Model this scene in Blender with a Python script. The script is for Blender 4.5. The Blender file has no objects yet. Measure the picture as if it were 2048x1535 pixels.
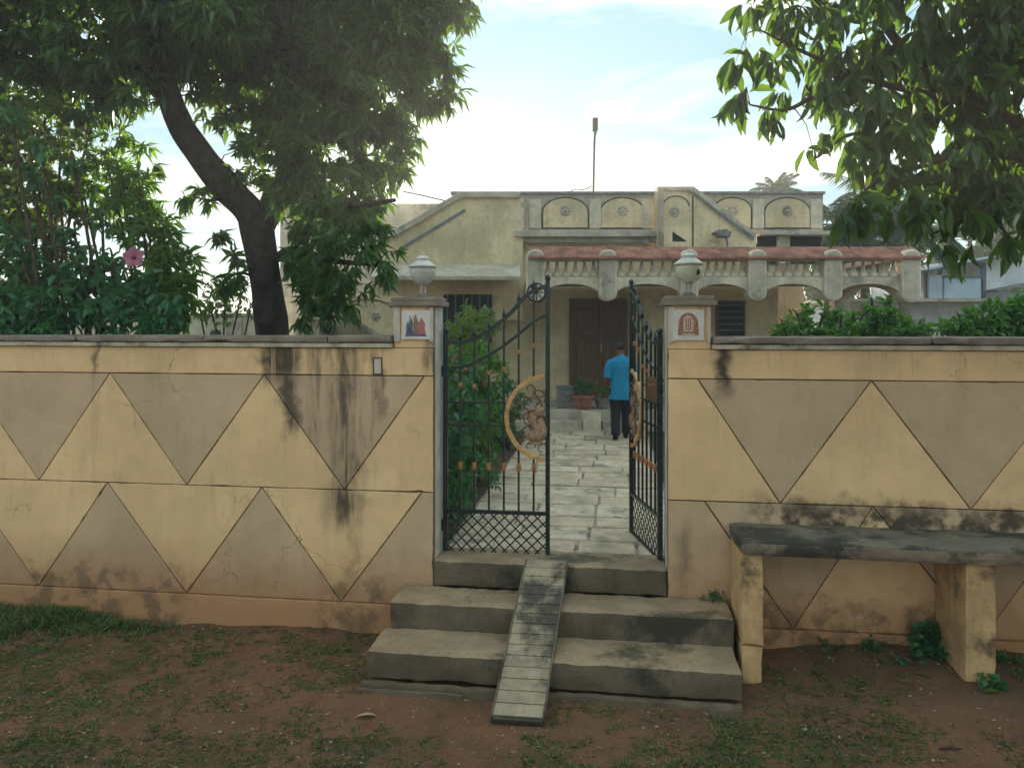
import bpy, bmesh, math, random
import numpy as np
from mathutils import Vector, Matrix, noise as mnoise

R = math.radians
random.seed(7)
rng = np.random.default_rng(7)
scene = bpy.context.scene
COL = scene.collection

# ------------------------------------------------------------------ camera, sky, sun, exposure
CAM_H = 2.55
F = 1500.0                      # focal length in pixels of the 2048 px wide photograph
HORIZON = 640.0
cam_d = bpy.data.cameras.new('camera')
cam_d.sensor_width = 36.0
cam_d.lens = F / 2048 * 36
cam_d.shift_y = -(767.5 - HORIZON) / 2048
cam_d.clip_start = 0.05
cam_d.clip_end = 3000
cam = bpy.data.objects.new('camera', cam_d)
COL.objects.link(cam)
cam.location = (0, 0, CAM_H)
cam.rotation_euler = (R(90), 0, 0)
scene.camera = cam

SUN_EL = 9.9
SUN_AZ = -1.9                   # degrees to the right of the viewing direction (+Y)
world = bpy.data.worlds.new('World')
scene.world = world
world.use_nodes = True
wn = world.node_tree
for n in list(wn.nodes):
    wn.nodes.remove(n)


def wnode(t, **kw):
    n = wn.nodes.new(t)
    for k, v in kw.items():
        setattr(n, k, v)
    return n


sky = wnode('ShaderNodeTexSky', sky_type='NISHITA', sun_disc=False, sun_elevation=R(SUN_EL), sun_rotation=R(SUN_AZ),
            altitude=100, air_density=1.0, dust_density=1.6, ozone_density=1.0)
wtc = wnode('ShaderNodeTexCoord')
wmap = wnode('ShaderNodeMapping')
wmap.inputs['Scale'].default_value = (1.6, 1.6, 5.0)
wmap.inputs['Rotation'].default_value = (0, R(-14), 0)
wmap.inputs['Location'].default_value = (0.75, 2.4, 0.9)
wn.links.new(wtc.outputs['Generated'], wmap.inputs['Vector'])
cn = wnode('ShaderNodeTexNoise')
cn.inputs['Scale'].default_value = 1.5
cn.inputs['Detail'].default_value = 8
cn.inputs['Roughness'].default_value = 0.58
cn.inputs['Distortion'].default_value = 0.5
wn.links.new(wmap.outputs['Vector'], cn.inputs['Vector'])
cr = wnode('ShaderNodeMapRange')
cr.inputs['From Min'].default_value = 0.42
cr.inputs['From Max'].default_value = 0.70
cr.inputs['To Min'].default_value = 0.0
cr.inputs['To Max'].default_value = 1.0
wn.links.new(cn.outputs['Fac'], cr.inputs['Value'])
veil = wnode('ShaderNodeMix', data_type='RGBA')          # thin high cloud spread evenly over the whole dome
veil.inputs['A'].default_value = (1.35, 2.45, 2.85, 1)
veil.inputs['B'].default_value = (5.6, 5.4, 4.9, 1)
wn.links.new(cr.outputs['Result'], veil.inputs['Factor'])
smix = wnode('ShaderNodeMix', data_type='RGBA')
smix.inputs['Factor'].default_value = 0.960
wn.links.new(sky.outputs['Color'], smix.inputs['A'])
wn.links.new(veil.outputs['Result'], smix.inputs['B'])
bg = wnode('ShaderNodeBackground')
bg.inputs['Strength'].default_value = 0.10
wn.links.new(smix.outputs['Result'], bg.inputs['Color'])
wo = wnode('ShaderNodeOutputWorld')
wn.links.new(bg.outputs['Background'], wo.inputs['Surface'])

sun_d = bpy.data.lights.new('sun', 'SUN')
sun_d.energy = 3.4
sun_d.angle = R(0.6)
sun_d.color = (1.0, 0.86, 0.66)
sun = bpy.data.objects.new('sun', sun_d)
COL.objects.link(sun)
sdir = Vector((math.sin(R(SUN_AZ)) * math.cos(R(SUN_EL)), math.cos(R(SUN_AZ)) * math.cos(R(SUN_EL)), math.sin(R(SUN_EL))))
sun.rotation_euler = sdir.to_track_quat('Z', 'Y').to_euler()
sun.location = (-3, 60, 14)

scene.view_settings.view_transform = 'Standard'
scene.view_settings.look = 'None'
scene.view_settings.gamma = 1.0
scene.view_settings.use_curve_mapping = False
scene.view_settings.exposure = 1.56
scene.render.engine = 'CYCLES'
scene.cycles.use_denoising = True
scene.cycles.max_bounces = 8
scene.cycles.diffuse_bounces = 4
scene.cycles.transparent_max_bounces = 8
scene.cycles.sample_clamp_indirect = 6.0

# ------------------------------------------------------------------ frames
TH = R(7.7)
CT, ST = math.cos(TH), math.sin(TH)
GX, GY = 0.303, 5.98            # middle of the gateway on the street face of the wall
WALLROT = -TH
YARD = 0.585


def wall2world(p):
    u, v, z = p
    return (GX + u * CT + v * ST, GY - u * ST + v * CT, z)


def at(px, py, Y):
    """a point of the place at depth Y, seen at that spot of the photograph"""
    return Vector(((px - 1024) / F * Y, Y, CAM_H + (HORIZON - py) / F * Y))


# ------------------------------------------------------------------ materials
class NT:
    def __init__(self, name):
        self.mat = bpy.data.materials.new(name)
        self.mat.use_nodes = True
        self.t = self.mat.node_tree
        self.t.nodes.clear()
        self.out = self.t.nodes.new('ShaderNodeOutputMaterial')
        self._tc = None

    def n(self, typ, **kw):
        o = self.t.nodes.new(typ)
        for k, v in kw.items():
            setattr(o, k, v)
        return o

    def put(self, sock, val):
        if isinstance(val, bpy.types.NodeSocket):
            self.t.links.new(val, sock)
        elif val is not None:
            if hasattr(sock.default_value, '__len__') and not hasattr(val, '__len__'):
                val = (val,) * len(sock.default_value)
            if hasattr(val, '__len__') and len(val) == 3 and len(sock.default_value) == 4:
                val = (*val, 1)
            sock.default_value = val

    def coord(self, which='Object'):
        if self._tc is None:
            self._tc = self.n('ShaderNodeTexCoord')
        return self._tc.outputs[which]

    def map(self, scale=(1, 1, 1), loc=(0, 0, 0), vec=None, rot=(0, 0, 0)):
        m = self.n('ShaderNodeMapping')
        m.inputs['Scale'].default_value = scale
        m.inputs['Location'].default_value = loc
        m.inputs['Rotation'].default_value = rot
        self.put(m.inputs['Vector'], vec or self.coord())
        return m.outputs['Vector']

    def noise(self, scale, detail=4, rough=0.55, vec=None, dist=0.0):
        o = self.n('ShaderNodeTexNoise')
        o.inputs['Scale'].default_value = scale
        o.inputs['Detail'].default_value = detail
        o.inputs['Roughness'].default_value = rough
        o.inputs['Distortion'].default_value = dist
        self.put(o.inputs['Vector'], vec or self.coord())
        return o.outputs['Fac']

    def rng(self, val, a, b, c=0.0, d=1.0, smooth=True):
        o = self.n('ShaderNodeMapRange', interpolation_type='SMOOTHSTEP' if smooth else 'LINEAR')
        self.put(o.inputs['Value'], val)
        o.inputs['From Min'].default_value = a
        o.inputs['From Max'].default_value = b
        o.inputs['To Min'].default_value = c
        o.inputs['To Max'].default_value = d
        return o.outputs['Result']

    def m(self, op, a, b=0.0):
        o = self.n('ShaderNodeMath', operation=op)
        self.put(o.inputs[0], a)
        self.put(o.inputs[1], b)
        return o.outputs[0]

    def mul(self, *a):
        r = a[0]
        for x in a[1:]:
            r = self.m('MULTIPLY', r, x)
        return r

    def mix(self, fac, a, b, blend='MIX'):
        o = self.n('ShaderNodeMix', data_type='RGBA', blend_type=blend)
        self.put(o.inputs['Factor'], fac)
        self.put(o.inputs['A'], a)
        self.put(o.inputs['B'], b)
        return o.outputs['Result']

    def band(self, x, lo, hi, soft):
        return self.mul(self.rng(x, lo - soft, lo + soft), self.rng(x, hi - soft, hi + soft, 1, 0))

    def bump(self, h, strength=0.3, dist=0.01):
        o = self.n('ShaderNodeBump')
        o.inputs['Strength'].default_value = strength
        o.inputs['Distance'].default_value = dist
        self.put(o.inputs['Height'], h)
        return o.outputs['Normal']

    def done(self, color, rough=0.8, normal=None, metallic=0.0, spec=0.3, **kw):
        p = self.n('ShaderNodeBsdfPrincipled')
        self.put(p.inputs['Base Color'], color)
        self.put(p.inputs['Roughness'], rough)
        self.put(p.inputs['Metallic'], metallic)
        self.put(p.inputs['Specular IOR Level'], spec)
        if normal is not None:
            self.put(p.inputs['Normal'], normal)
        for k, v in kw.items():
            self.put(p.inputs[k], v)
        self.t.links.new(p.outputs['BSDF'], self.out.inputs['Surface'])
        return self.mat


def simple(name, col, rough=0.75, var=0.18, scale=6.0, bump=0.25, fine=60.0, dist=0.004, metallic=0.0, spec=0.3, **kw):
    t = NT(name)
    a = t.noise(scale, 5)
    b = t.noise(fine, 4)
    dark = tuple(c * (1 - var * 1.6) for c in col)
    lite = tuple(min(1, c * (1 + var)) for c in col)
    c = t.mix(t.rng(a, 0.3, 0.7), dark, lite)
    nb = t.bump(t.m('ADD', t.mul(b, 0.6), a), bump, dist) if bump else None
    return t.done(c, rough, nb, metallic, spec, **kw)


def wall_plaster(name, base, offset, side):
    """painted cement plaster of the street wall with water stains, red soil splash and scuffs"""
    t = NT(name)
    vec = t.map(loc=offset)
    sx = t.n('ShaderNodeSeparateXYZ')
    t.put(sx.inputs[0], vec)
    u, z = sx.outputs['X'], sx.outputs['Z']
    big = t.noise(1.3, 4, 0.6, vec)
    mid = t.noise(7, 5, 0.6, vec)
    fine = t.noise(70, 4, 0.6, vec)
    streak = t.noise(1.0, 7, 0.68, t.map((11, 11, 1.3), vec=vec), 0.6)
    streak2 = t.noise(1.0, 4, 0.6, t.map((60, 60, 1.6), vec=vec))
    col = t.mix(t.rng(big, 0.3, 0.7), tuple(c * 0.88 for c in base), tuple(c * 1.1 for c in base))
    col = t.mix(t.mul(t.rng(mid, 0.42, 0.75), 0.28), col, tuple(c * 0.72 for c in base))
    col = t.mix(t.mul(t.rng(streak, 0.5, 0.75), 0.20), col, (0.16, 0.13, 0.10))
    # paint lost in small flakes
    sc = (2.0, 0.22, 1.3, 1.9) if side == 'right' else (-2.9, 0.25, 1.2, 1.7)
    rub = t.mul(t.band(u, sc[0] - sc[1], sc[0] + sc[1], 0.12), t.band(z, sc[2], sc[3], 0.15), t.rng(t.noise(1.0, 6, 0.7, t.map((34, 34, 13), vec=vec)), 0.55, 0.66))
    col = t.mix(t.mul(rub, 0.6), col, (0.66, 0.53, 0.38))
    fl = t.mul(t.rng(t.noise(26, 6, 0.7, t.map((1, 1, 0.5), vec=vec)), 0.66, 0.72), t.rng(t.noise(1.9, 2, 0.5, vec), 0.52, 0.66))
    col = t.mix(t.mul(fl, 0.55), col, (0.62, 0.52, 0.40))
    vo = t.n('ShaderNodeTexVoronoi', feature='DISTANCE_TO_EDGE')
    vo.inputs['Scale'].default_value = 1.5
    wv = t.n('ShaderNodeVectorMath', operation='ADD')
    nz = t.n('ShaderNodeTexNoise')
    nz.inputs['Scale'].default_value = 5.0
    nz.inputs['Detail'].default_value = 4
    t.put(nz.inputs['Vector'], vec)
    sc_ = t.n('ShaderNodeVectorMath', operation='SCALE')
    sc_.inputs['Scale'].default_value = 0.28
    t.put(sc_.inputs[0], nz.outputs['Color'])
    t.put(wv.inputs[0], vec)
    t.put(wv.inputs[1], sc_.outputs[0])
    t.put(vo.inputs['Vector'], wv.outputs[0])
    crack = t.mul(t.rng(vo.outputs['Distance'], 0.002, 0.007, 1, 0), t.rng(t.noise(0.9, 3, 0.5, t.map(loc=(4, 2, 7), vec=vec)), 0.52, 0.62))
    col = t.mix(t.mul(crack, 0.55), col, (0.13, 0.085, 0.05))
    brush = t.noise(1.0, 4, 0.6, t.map((3.0, 3.0, 55), vec=vec))
    col = t.mix(t.mul(t.rng(brush, 0.5, 0.8), 0.16), col, tuple(c * 0.7 for c in base))
    patch = t.mul(t.rng(t.noise(2.4, 3, 0.5, t.map(loc=(1, 9, 3), vec=vec)), 0.60, 0.63), 0.16)
    col = t.mix(patch, col, tuple(min(1, c * 1.25 + 0.04) for c in base))
    # red earth thrown up by rain
    ue = t.m('ADD', z, t.mul(t.m('SUBTRACT', mid, 0.5), 0.5))
    col = t.mix(t.mul(t.rng(ue, 0.10, 0.82, 1, 0), 0.88), col, (0.40, 0.185, 0.085))
    dirt = None
    # rain runs under the coping
    d = t.mul(t.rng(z, 1.95, 2.32), t.rng(streak2, 0.58, 0.78), 0.42)
    wob = t.mul(t.m('SUBTRACT', t.noise(3.2, 4, 0.6, vec), 0.5), 0.34)
    uw = t.m('ADD', u, wob)

    def stain(u0, hw, z0, z1, soft, lo=0.34, hi=0.6, k=1.0):
        return t.mul(t.band(uw, u0 - hw, u0 + hw, soft), t.band(z, z0, z1, 0.12), t.rng(streak, lo, hi), k)
    if side == 'left':
        parts = [stain(-1.70, 0.10, 0.85, 2.45, 0.12, 0.32, 0.62, 0.92), stain(-1.74, 0.26, 1.5, 2.45, 0.14, 0.42, 0.68, 0.75), stain(-1.72, 0.14, 0.92, 1.22, 0.10, 0.28, 0.55, 0.9),
                 stain(-1.60, 0.02, 0.35, 1.1, 0.05, 0.3, 0.5, 0.5), stain(-2.26, 0.17, 2.04, 2.5, 0.06, 0.22, 0.52, 0.92),
                 stain(-2.18, 0.06, 1.6, 2.2, 0.06, 0.3, 0.5, 0.85), stain(-3.95, 0.02, 2.1, 2.4, 0.03, 0.2, 0.5, 0.8),
                 stain(-1.42, 0.04, 1.75, 2.3, 0.05, 0.3, 0.55, 0.7), stain(-0.95, 0.05, 2.05, 2.7, 0.05, 0.35, 0.55, 0.6)]
        low = [(-3.95, 0.3), (-3.35, 0.22), (-1.75, 0.16), (-1.5, 0.12), (-4.4, 0.2)]
    else:
        parts = [stain(1.33, 0.05, 2.0, 2.45, 0.05, 0.15, 0.4, 0.95), stain(1.05, 0.05, 0.5, 0.95, 0.07, 0.3, 0.55, 0.5)]
        alg = t.mul(t.rng(u, 1.4, 1.7), t.band(t.m('ADD', z, t.mul(t.m('SUBTRACT', mid, 0.5), 0.35)), 0.9, 1.16, 0.10), t.rng(t.noise(4.5, 5, 0.65, vec), 0.36, 0.56), 0.9)
        parts.append(alg)
        low = [(1.0, 0.2), (1.7, 0.5), (2.6, 0.5)]
    for p in parts:
        d = t.m('MAXIMUM', d, p)
    col = t.mix(d, col, (0.045, 0.037, 0.030))
    lo = None
    for u0, hw in low:
        q = t.mul(t.band(uw, u0 - hw, u0 + hw, 0.1), t.rng(ue, 0.28, 0.5, 1, 0), t.rng(t.noise(6, 4, 0.6, vec), 0.42, 0.58))
        lo = q if lo is None else t.m('MAXIMUM', lo, q)
    col = t.mix(t.mul(lo, 0.6), col, (0.10, 0.07, 0.045))
    nb = t.bump(t.m('ADD', t.m('ADD', t.mul(fine, 0.5), mid), t.mul(big, 1.5)), 0.3, 0.006)
    return t.done(col, 0.86, nb, spec=0.2)


def grimy_concrete(name, base, grime, amount=0.5, scale=5.0, edge=None):
    t = NT(name)
    a = t.noise(scale, 6, 0.62)
    b = t.noise(scale * 9, 5, 0.6)
    c = t.noise(120, 3)
    col = t.mix(t.rng(a, 0.35, 0.65), tuple(x * 0.8 for x in base), tuple(x * 1.15 for x in base))
    col = t.mix(t.mul(t.rng(b, 0.45, 0.7), 0.35), col, tuple(x * 0.6 for x in base))
    g = t.mul(t.rng(t.noise(scale * 0.55, 6, 0.66, t.map(loc=(3.1, 7.7, 1.3))), 0.62 - amount * 0.3, 0.74 - amount * 0.25), 0.92)
    col = t.mix(g, col, grime)
    rs = t.noise(1.0, 6, 0.65, t.map((9, 9, 0.8)), 0.3)
    col = t.mix(t.mul(t.rng(rs, 0.52, 0.72), 0.38), col, tuple(x * 0.45 for x in base))
    nb = t.bump(t.m('ADD', t.m('ADD', t.mul(c, 0.4), b), a), 0.5, 0.008)
    return t.done(col, t.rng(b, 0.3, 0.7, 0.75, 0.95), nb, spec=0.2)


def leaf_mat(name, dark, lite, trans, yellow=(0.30, 0.30, 0.03), ylim=0.94, tw=0.45, rough=0.42):
    t = NT(name)
    at_ = t.n('ShaderNodeAttribute', attribute_name='rnd')
    r = at_.outputs['Fac']
    col = t.mix(t.rng(r, 0.0, 0.9, smooth=False), dark, lite)
    col = t.mix(t.rng(r, ylim, ylim + 0.02), col, yellow)
    tcol = t.mix(t.rng(r, 0.0, 1.0, smooth=False), tuple(c * 0.7 for c in trans), trans)
    tcol = t.mix(t.rng(r, ylim, ylim + 0.02), tcol, tuple(min(1, c * 1.8) for c in yellow))
    p = t.n('ShaderNodeBsdfPrincipled')
    t.put(p.inputs['Base Color'], col)
    p.inputs['Roughness'].default_value = rough
    p.inputs['Specular IOR Level'].default_value = 0.45
    tr = t.n('ShaderNodeBsdfTranslucent')
    t.put(tr.inputs['Color'], tcol)
    ms = t.n('ShaderNodeMixShader')
    ms.inputs[0].default_value = tw
    t.t.links.new(p.outputs[0], ms.inputs[1])
    t.t.links.new(tr.outputs[0], ms.inputs[2])
    t.t.links.new(ms.outputs[0], t.out.inputs['Surface'])
    return t.mat


def soil_mat(name, base, base2, pebble=0.5):
    t = NT(name)
    vec = t.coord()
    a = t.noise(0.9, 6, 0.62, vec)
    b = t.noise(5, 6, 0.65, vec)
    c = t.noise(38, 5, 0.7, vec)
    col = t.mix(t.rng(a, 0.35, 0.65), base, base2)
    col = t.mix(t.mul(t.rng(b, 0.45, 0.7), 0.6), col, tuple(x * 0.55 for x in base))
    col = t.mix(t.mul(t.rng(c, 0.5, 0.75), 0.5), col, tuple(x * 1.7 for x in base))
    col = t.mix(t.mul(t.rng(t.noise(150, 2, 0.5, vec), 0.66, 0.7), pebble), col, (0.34, 0.28, 0.22))
    nb = t.bump(t.m('ADD', t.m('ADD', t.mul(c, 0.5), b), t.mul(t.noise(110, 3, 0.6, vec), 0.3)), 0.8, 0.02)
    return t.done(col, 0.95, nb, spec=0.12)


YEL, PUR = (0.86, 0.55, 0.285), (0.62, 0.41, 0.25)
M = {}
LBASE, RBASE = (-3.0, 0.15, 0.0), (2.4, 0.15, 0.0)
for side, b in (('left', LBASE), ('right', RBASE)):
    M['yel_' + side] = wall_plaster('yellow_plaster_' + side, YEL, b, side)
    M['pur_' + side] = wall_plaster('mauve_plaster_' + side, PUR, b, side)
    M['core_' + side] = wall_plaster('groove_plaster_' + side, (0.17, 0.115, 0.07), b, side)
M['coping'] = grimy_concrete('coping_cement', (0.27, 0.21, 0.165), (0.07, 0.055, 0.045), 0.35, 4)
M['coping_edge'] = grimy_concrete('coping_edge_paint', (0.58, 0.47, 0.33), (0.14, 0.11, 0.08), 0.30, 6)
M['reveal'] = simple('pale_reveal_paint', (0.62, 0.57, 0.50), 0.8, 0.12)
M['trim'] = simple('pink_cream_trim_paint', (0.63, 0.52, 0.42), 0.8, 0.12)
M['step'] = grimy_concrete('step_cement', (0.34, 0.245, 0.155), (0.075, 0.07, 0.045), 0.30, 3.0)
M['riser_shaded'] = grimy_concrete('step_riser_shaded_cement', (0.145, 0.108, 0.070), (0.045, 0.042, 0.028), 0.35, 3.0)  # grimy cement, darker than the treads to paint in the risers' shade
M['bench'] = grimy_concrete('bench_cement', (0.20, 0.175, 0.135), (0.050, 0.050, 0.042), 0.60, 4.0)
M['bench_edge'] = grimy_concrete('bench_edge_cement', (0.24, 0.17, 0.115), (0.04, 0.035, 0.03), 0.45, 5.0)
M['bench_leg'] = grimy_concrete('bench_leg_plaster', (0.60, 0.365, 0.175), (0.13, 0.085, 0.05), 0.45, 4.2)
M['ramp'] = grimy_concrete('ramp_board', (0.36, 0.285, 0.195), (0.06, 0.053, 0.045), 0.52, 4.6)
M['ramp_side'] = grimy_concrete('ramp_side', (0.19, 0.155, 0.115), (0.06, 0.05, 0.04), 0.5, 5)
M['iron'] = simple('dark_green_iron_paint', (0.016, 0.026, 0.024), 0.27, 0.3, 30, 0.15, 90, 0.002, spec=0.5)
M['copper'] = simple('copper_paint', (0.46, 0.17, 0.055), 0.42, 0.25, 40, 0.2, spec=0.5)
M['ring'] = simple('orange_gold_paint', (0.66, 0.34, 0.12), 0.45, 0.2, 25, 0.2, spec=0.5)
M['relief'] = simple('bronze_relief', (0.16, 0.065, 0.035), 0.45, 0.3, 40, 0.4, 120, spec=0.5)
M['relief2'] = simple('faded_bronze_relief', (0.40, 0.235, 0.14), 0.55, 0.25, 40, 0.4, 120)
M['lampcap'] = simple('weathered_white_paint', (0.66, 0.62, 0.56), 0.5, 0.15, 20)
M['lampmetal'] = simple('lamp_stem_brass', (0.60, 0.42, 0.32), 0.35, 0.2, 20, spec=0.6)
M['lampbase'] = simple('lamp_base_cement', (0.20, 0.17, 0.14), 0.8, 0.2, 10)
t_ = NT('milky_lamp_glass')
M['globe'] = t_.done(t_.mix(t_.rng(t_.noise(9, 4), 0.35, 0.7), (0.62, 0.58, 0.50), (0.80, 0.77, 0.68)), 0.28, spec=0.5, **{'Transmission Weight': 0.25, 'Subsurface Weight': 0.3})
t_ = NT('cream_lamp_glass')
M['globe2'] = t_.done(t_.mix(t_.rng(t_.noise(9, 4), 0.35, 0.7), (0.66, 0.62, 0.44), (0.80, 0.77, 0.58)), 0.28, spec=0.5, **{'Transmission Weight': 0.25, 'Subsurface Weight': 0.3})
M['rust'] = simple('dark_hole', (0.09, 0.06, 0.04), 0.9)
M['tile'] = simple('glazed_tile', (0.74, 0.66, 0.58), 0.25, 0.06, 10, 0.05, spec=0.5)
M['p_blue'] = simple('print_blue', (0.10, 0.12, 0.22), 0.3, 0.3, 60, 0, spec=0.5)
M['p_brown'] = simple('print_brown', (0.36, 0.16, 0.075), 0.3, 0.3, 60, 0, spec=0.5)
M['p_red'] = simple('print_red', (0.48, 0.15, 0.13), 0.3, 0.3, 60, 0, spec=0.5)
M['p_pale'] = simple('print_pale', (0.66, 0.45, 0.32), 0.3, 0.15, 60, 0, spec=0.5)
M['soil'] = soil_mat('red_soil', (0.200, 0.098, 0.056), (0.120, 0.072, 0.041))
M['yard'] = soil_mat('yard_soil', (0.12, 0.085, 0.055), (0.09, 0.07, 0.045))
M['slab'] = grimy_concrete('flagstone', (0.61, 0.485, 0.355), (0.34, 0.29, 0.21), 0.35, 3.5)
M['slab2'] = grimy_concrete('flagstone_pale', (0.68, 0.56, 0.42), (0.27, 0.235, 0.18), 0.4, 6)
M['mortar'] = grimy_concrete('path_mortar', (0.42, 0.36, 0.28), (0.16, 0.13, 0.10), 0.5, 6)
M['hcream'] = grimy_concrete('house_cream_paint', (0.76, 0.60, 0.38), (0.52, 0.41, 0.27), 0.15, 1.5)
M['hgrey'] = grimy_concrete('house_grey_trim', (0.55, 0.475, 0.38), (0.22, 0.21, 0.17), 0.3, 2.5)
M['hpale'] = grimy_concrete('house_pale_trim', (0.74, 0.635, 0.49), (0.30, 0.28, 0.22), 0.25, 2.5)
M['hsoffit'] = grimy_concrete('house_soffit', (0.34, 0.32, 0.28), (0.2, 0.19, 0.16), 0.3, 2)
M['roof'] = simple('clay_tile', (0.34, 0.150, 0.105), 0.75, 0.3, 5, 0.3, 40)
M['dark'] = simple('dark_opening', (0.025, 0.024, 0.022), 0.6, 0.2)
M['groove'] = simple('shadow_line_paint', (0.12, 0.105, 0.08), 0.9, 0.2)
M['blue_trim'] = simple('bluegrey_band_paint', (0.20, 0.23, 0.24), 0.8, 0.2)
t_ = NT('door_teak')
gr = t_.noise(1.0, 5, 0.6, t_.map((45, 45, 2.2)))
M['wood'] = t_.done(t_.mix(t_.rng(gr, 0.3, 0.7), (0.085, 0.040, 0.022), (0.19, 0.095, 0.05)), 0.5, t_.bump(gr, 0.2, 0.003), spec=0.4)
M['pot'] = simple('terracotta', (0.34, 0.14, 0.10), 0.85, 0.2, 12)
M['potgrey'] = simple('cement_pot', (0.24, 0.22, 0.20), 0.9, 0.2, 12)
M['nwhite'] = grimy_concrete('white_lime_wash', (0.74, 0.75, 0.76), (0.45, 0.45, 0.44), 0.15, 1.2)
M['nblue'] = simple('pale_blue_paint', (0.52, 0.63, 0.74), 0.8, 0.08, 3)
M['nframe'] = simple('grey_steel', (0.16, 0.19, 0.22), 0.5, 0.2)
M['lcream'] = grimy_concrete('cream_lime_wash', (0.60, 0.53, 0.37), (0.35, 0.3, 0.2), 0.25, 1.5)
M['steel'] = simple('black_steel', (0.03, 0.03, 0.032), 0.5, 0.2)
M['bark'] = simple('mango_bark', (0.042, 0.033, 0.027), 0.95, 0.4, 9, 1.0, 40, 0.03)
M['bark2'] = simple('brown_twig_bark', (0.065, 0.043, 0.030), 0.9, 0.3, 12, 0.8, 40, 0.01)
M['palmbark'] = simple('palm_bark', (0.17, 0.14, 0.115), 0.95, 0.3, 8, 0.8, 30, 0.03)
M['leaf_mango'] = leaf_mat('mango_leaf', (0.016, 0.052, 0.018), (0.065, 0.150, 0.038), (0.24, 0.46, 0.04), tw=0.33, ylim=0.985)
M['leaf_near'] = leaf_mat('drooping_oval_leaf', (0.014, 0.042, 0.014), (0.055, 0.125, 0.030), (0.20, 0.38, 0.03), (0.34, 0.24, 0.03), 0.975, 0.40, 0.30)
M['leaf_hib'] = leaf_mat('hibiscus_leaf', (0.026, 0.100, 0.048), (0.075, 0.23, 0.090), (0.12, 0.36, 0.06), tw=0.35, ylim=0.99)
M['leaf_bright'] = leaf_mat('bright_green_leaf', (0.035, 0.105, 0.016), (0.12, 0.25, 0.030), (0.28, 0.55, 0.04), tw=0.45, ylim=0.97)
M['leaf_fine'] = leaf_mat('fine_olive_leaf', (0.045, 0.095, 0.020), (0.13, 0.20, 0.038), (0.28, 0.42, 0.05), (0.36, 0.30, 0.05), 0.93, 0.45)
M['leaf_pale'] = leaf_mat('pale_green_leaf', (0.10, 0.18, 0.055), (0.24, 0.34, 0.11), (0.22, 0.34, 0.06), tw=0.4, ylim=0.98)
M['leaf_wall'] = leaf_mat('glossy_garden_leaf', (0.035, 0.125, 0.024), (0.13, 0.30, 0.06), (0.20, 0.46, 0.04), tw=0.35, ylim=0.985, rough=0.3)
M['leaf_palm'] = leaf_mat('palm_leaflet', (0.02, 0.05, 0.025), (0.05, 0.10, 0.045), (0.08, 0.17, 0.03), tw=0.3, ylim=0.99)
M['leaf_far'] = leaf_mat('far_leaf', (0.025, 0.055, 0.025), (0.07, 0.115, 0.04), (0.10, 0.17, 0.03), tw=0.35, ylim=0.99)
M['grass'] = leaf_mat('weed_leaf', (0.045, 0.070, 0.018), (0.13, 0.175, 0.042), (0.10, 0.17, 0.025), (0.24, 0.18, 0.09), 0.90, 0.25, 0.6)
M['straw'] = leaf_mat('dry_litter', (0.14, 0.085, 0.045), (0.30, 0.21, 0.12), (0.1, 0.07, 0.03), (0.4, 0.32, 0.2), 0.9, 0.1, 0.8)
M['petal'] = leaf_mat('pink_petal', (0.60, 0.22, 0.32), (0.74, 0.36, 0.45), (0.6, 0.2, 0.28), (0.65, 0.3, 0.35), 0.95, 0.35, 0.5)
M['petal_dark'] = simple('dark_pink_heart', (0.22, 0.02, 0.06), 0.6)
M['red_flower'] = leaf_mat('red_petal', (0.42, 0.06, 0.05), (0.52, 0.16, 0.10), (0.5, 0.12, 0.08), (0.6, 0.3, 0.2), 0.9, 0.35, 0.5)
M['shirt'] = simple('turquoise_cotton', (0.010, 0.25, 0.45), 0.8, 0.08, 9, 0.9, 26, 0.025)
M['trouser'] = simple('black_cotton', (0.017, 0.016, 0.017), 0.85, 0.2, 12, 0.4, 60)
M['skin'] = simple('brown_skin', (0.20, 0.095, 0.055), 0.55, 0.08, 8, 0.05)
M['hair'] = simple('black_hair', (0.018, 0.015, 0.014), 0.5, 0.3, 40, 0.6, 120)
M['bag'] = simple('red_brown_cloth', (0.30, 0.075, 0.04), 0.8, 0.2)
M['stone'] = simple('pebble_stone', (0.32, 0.25, 0.19), 0.85, 0.3, 20)


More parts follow.
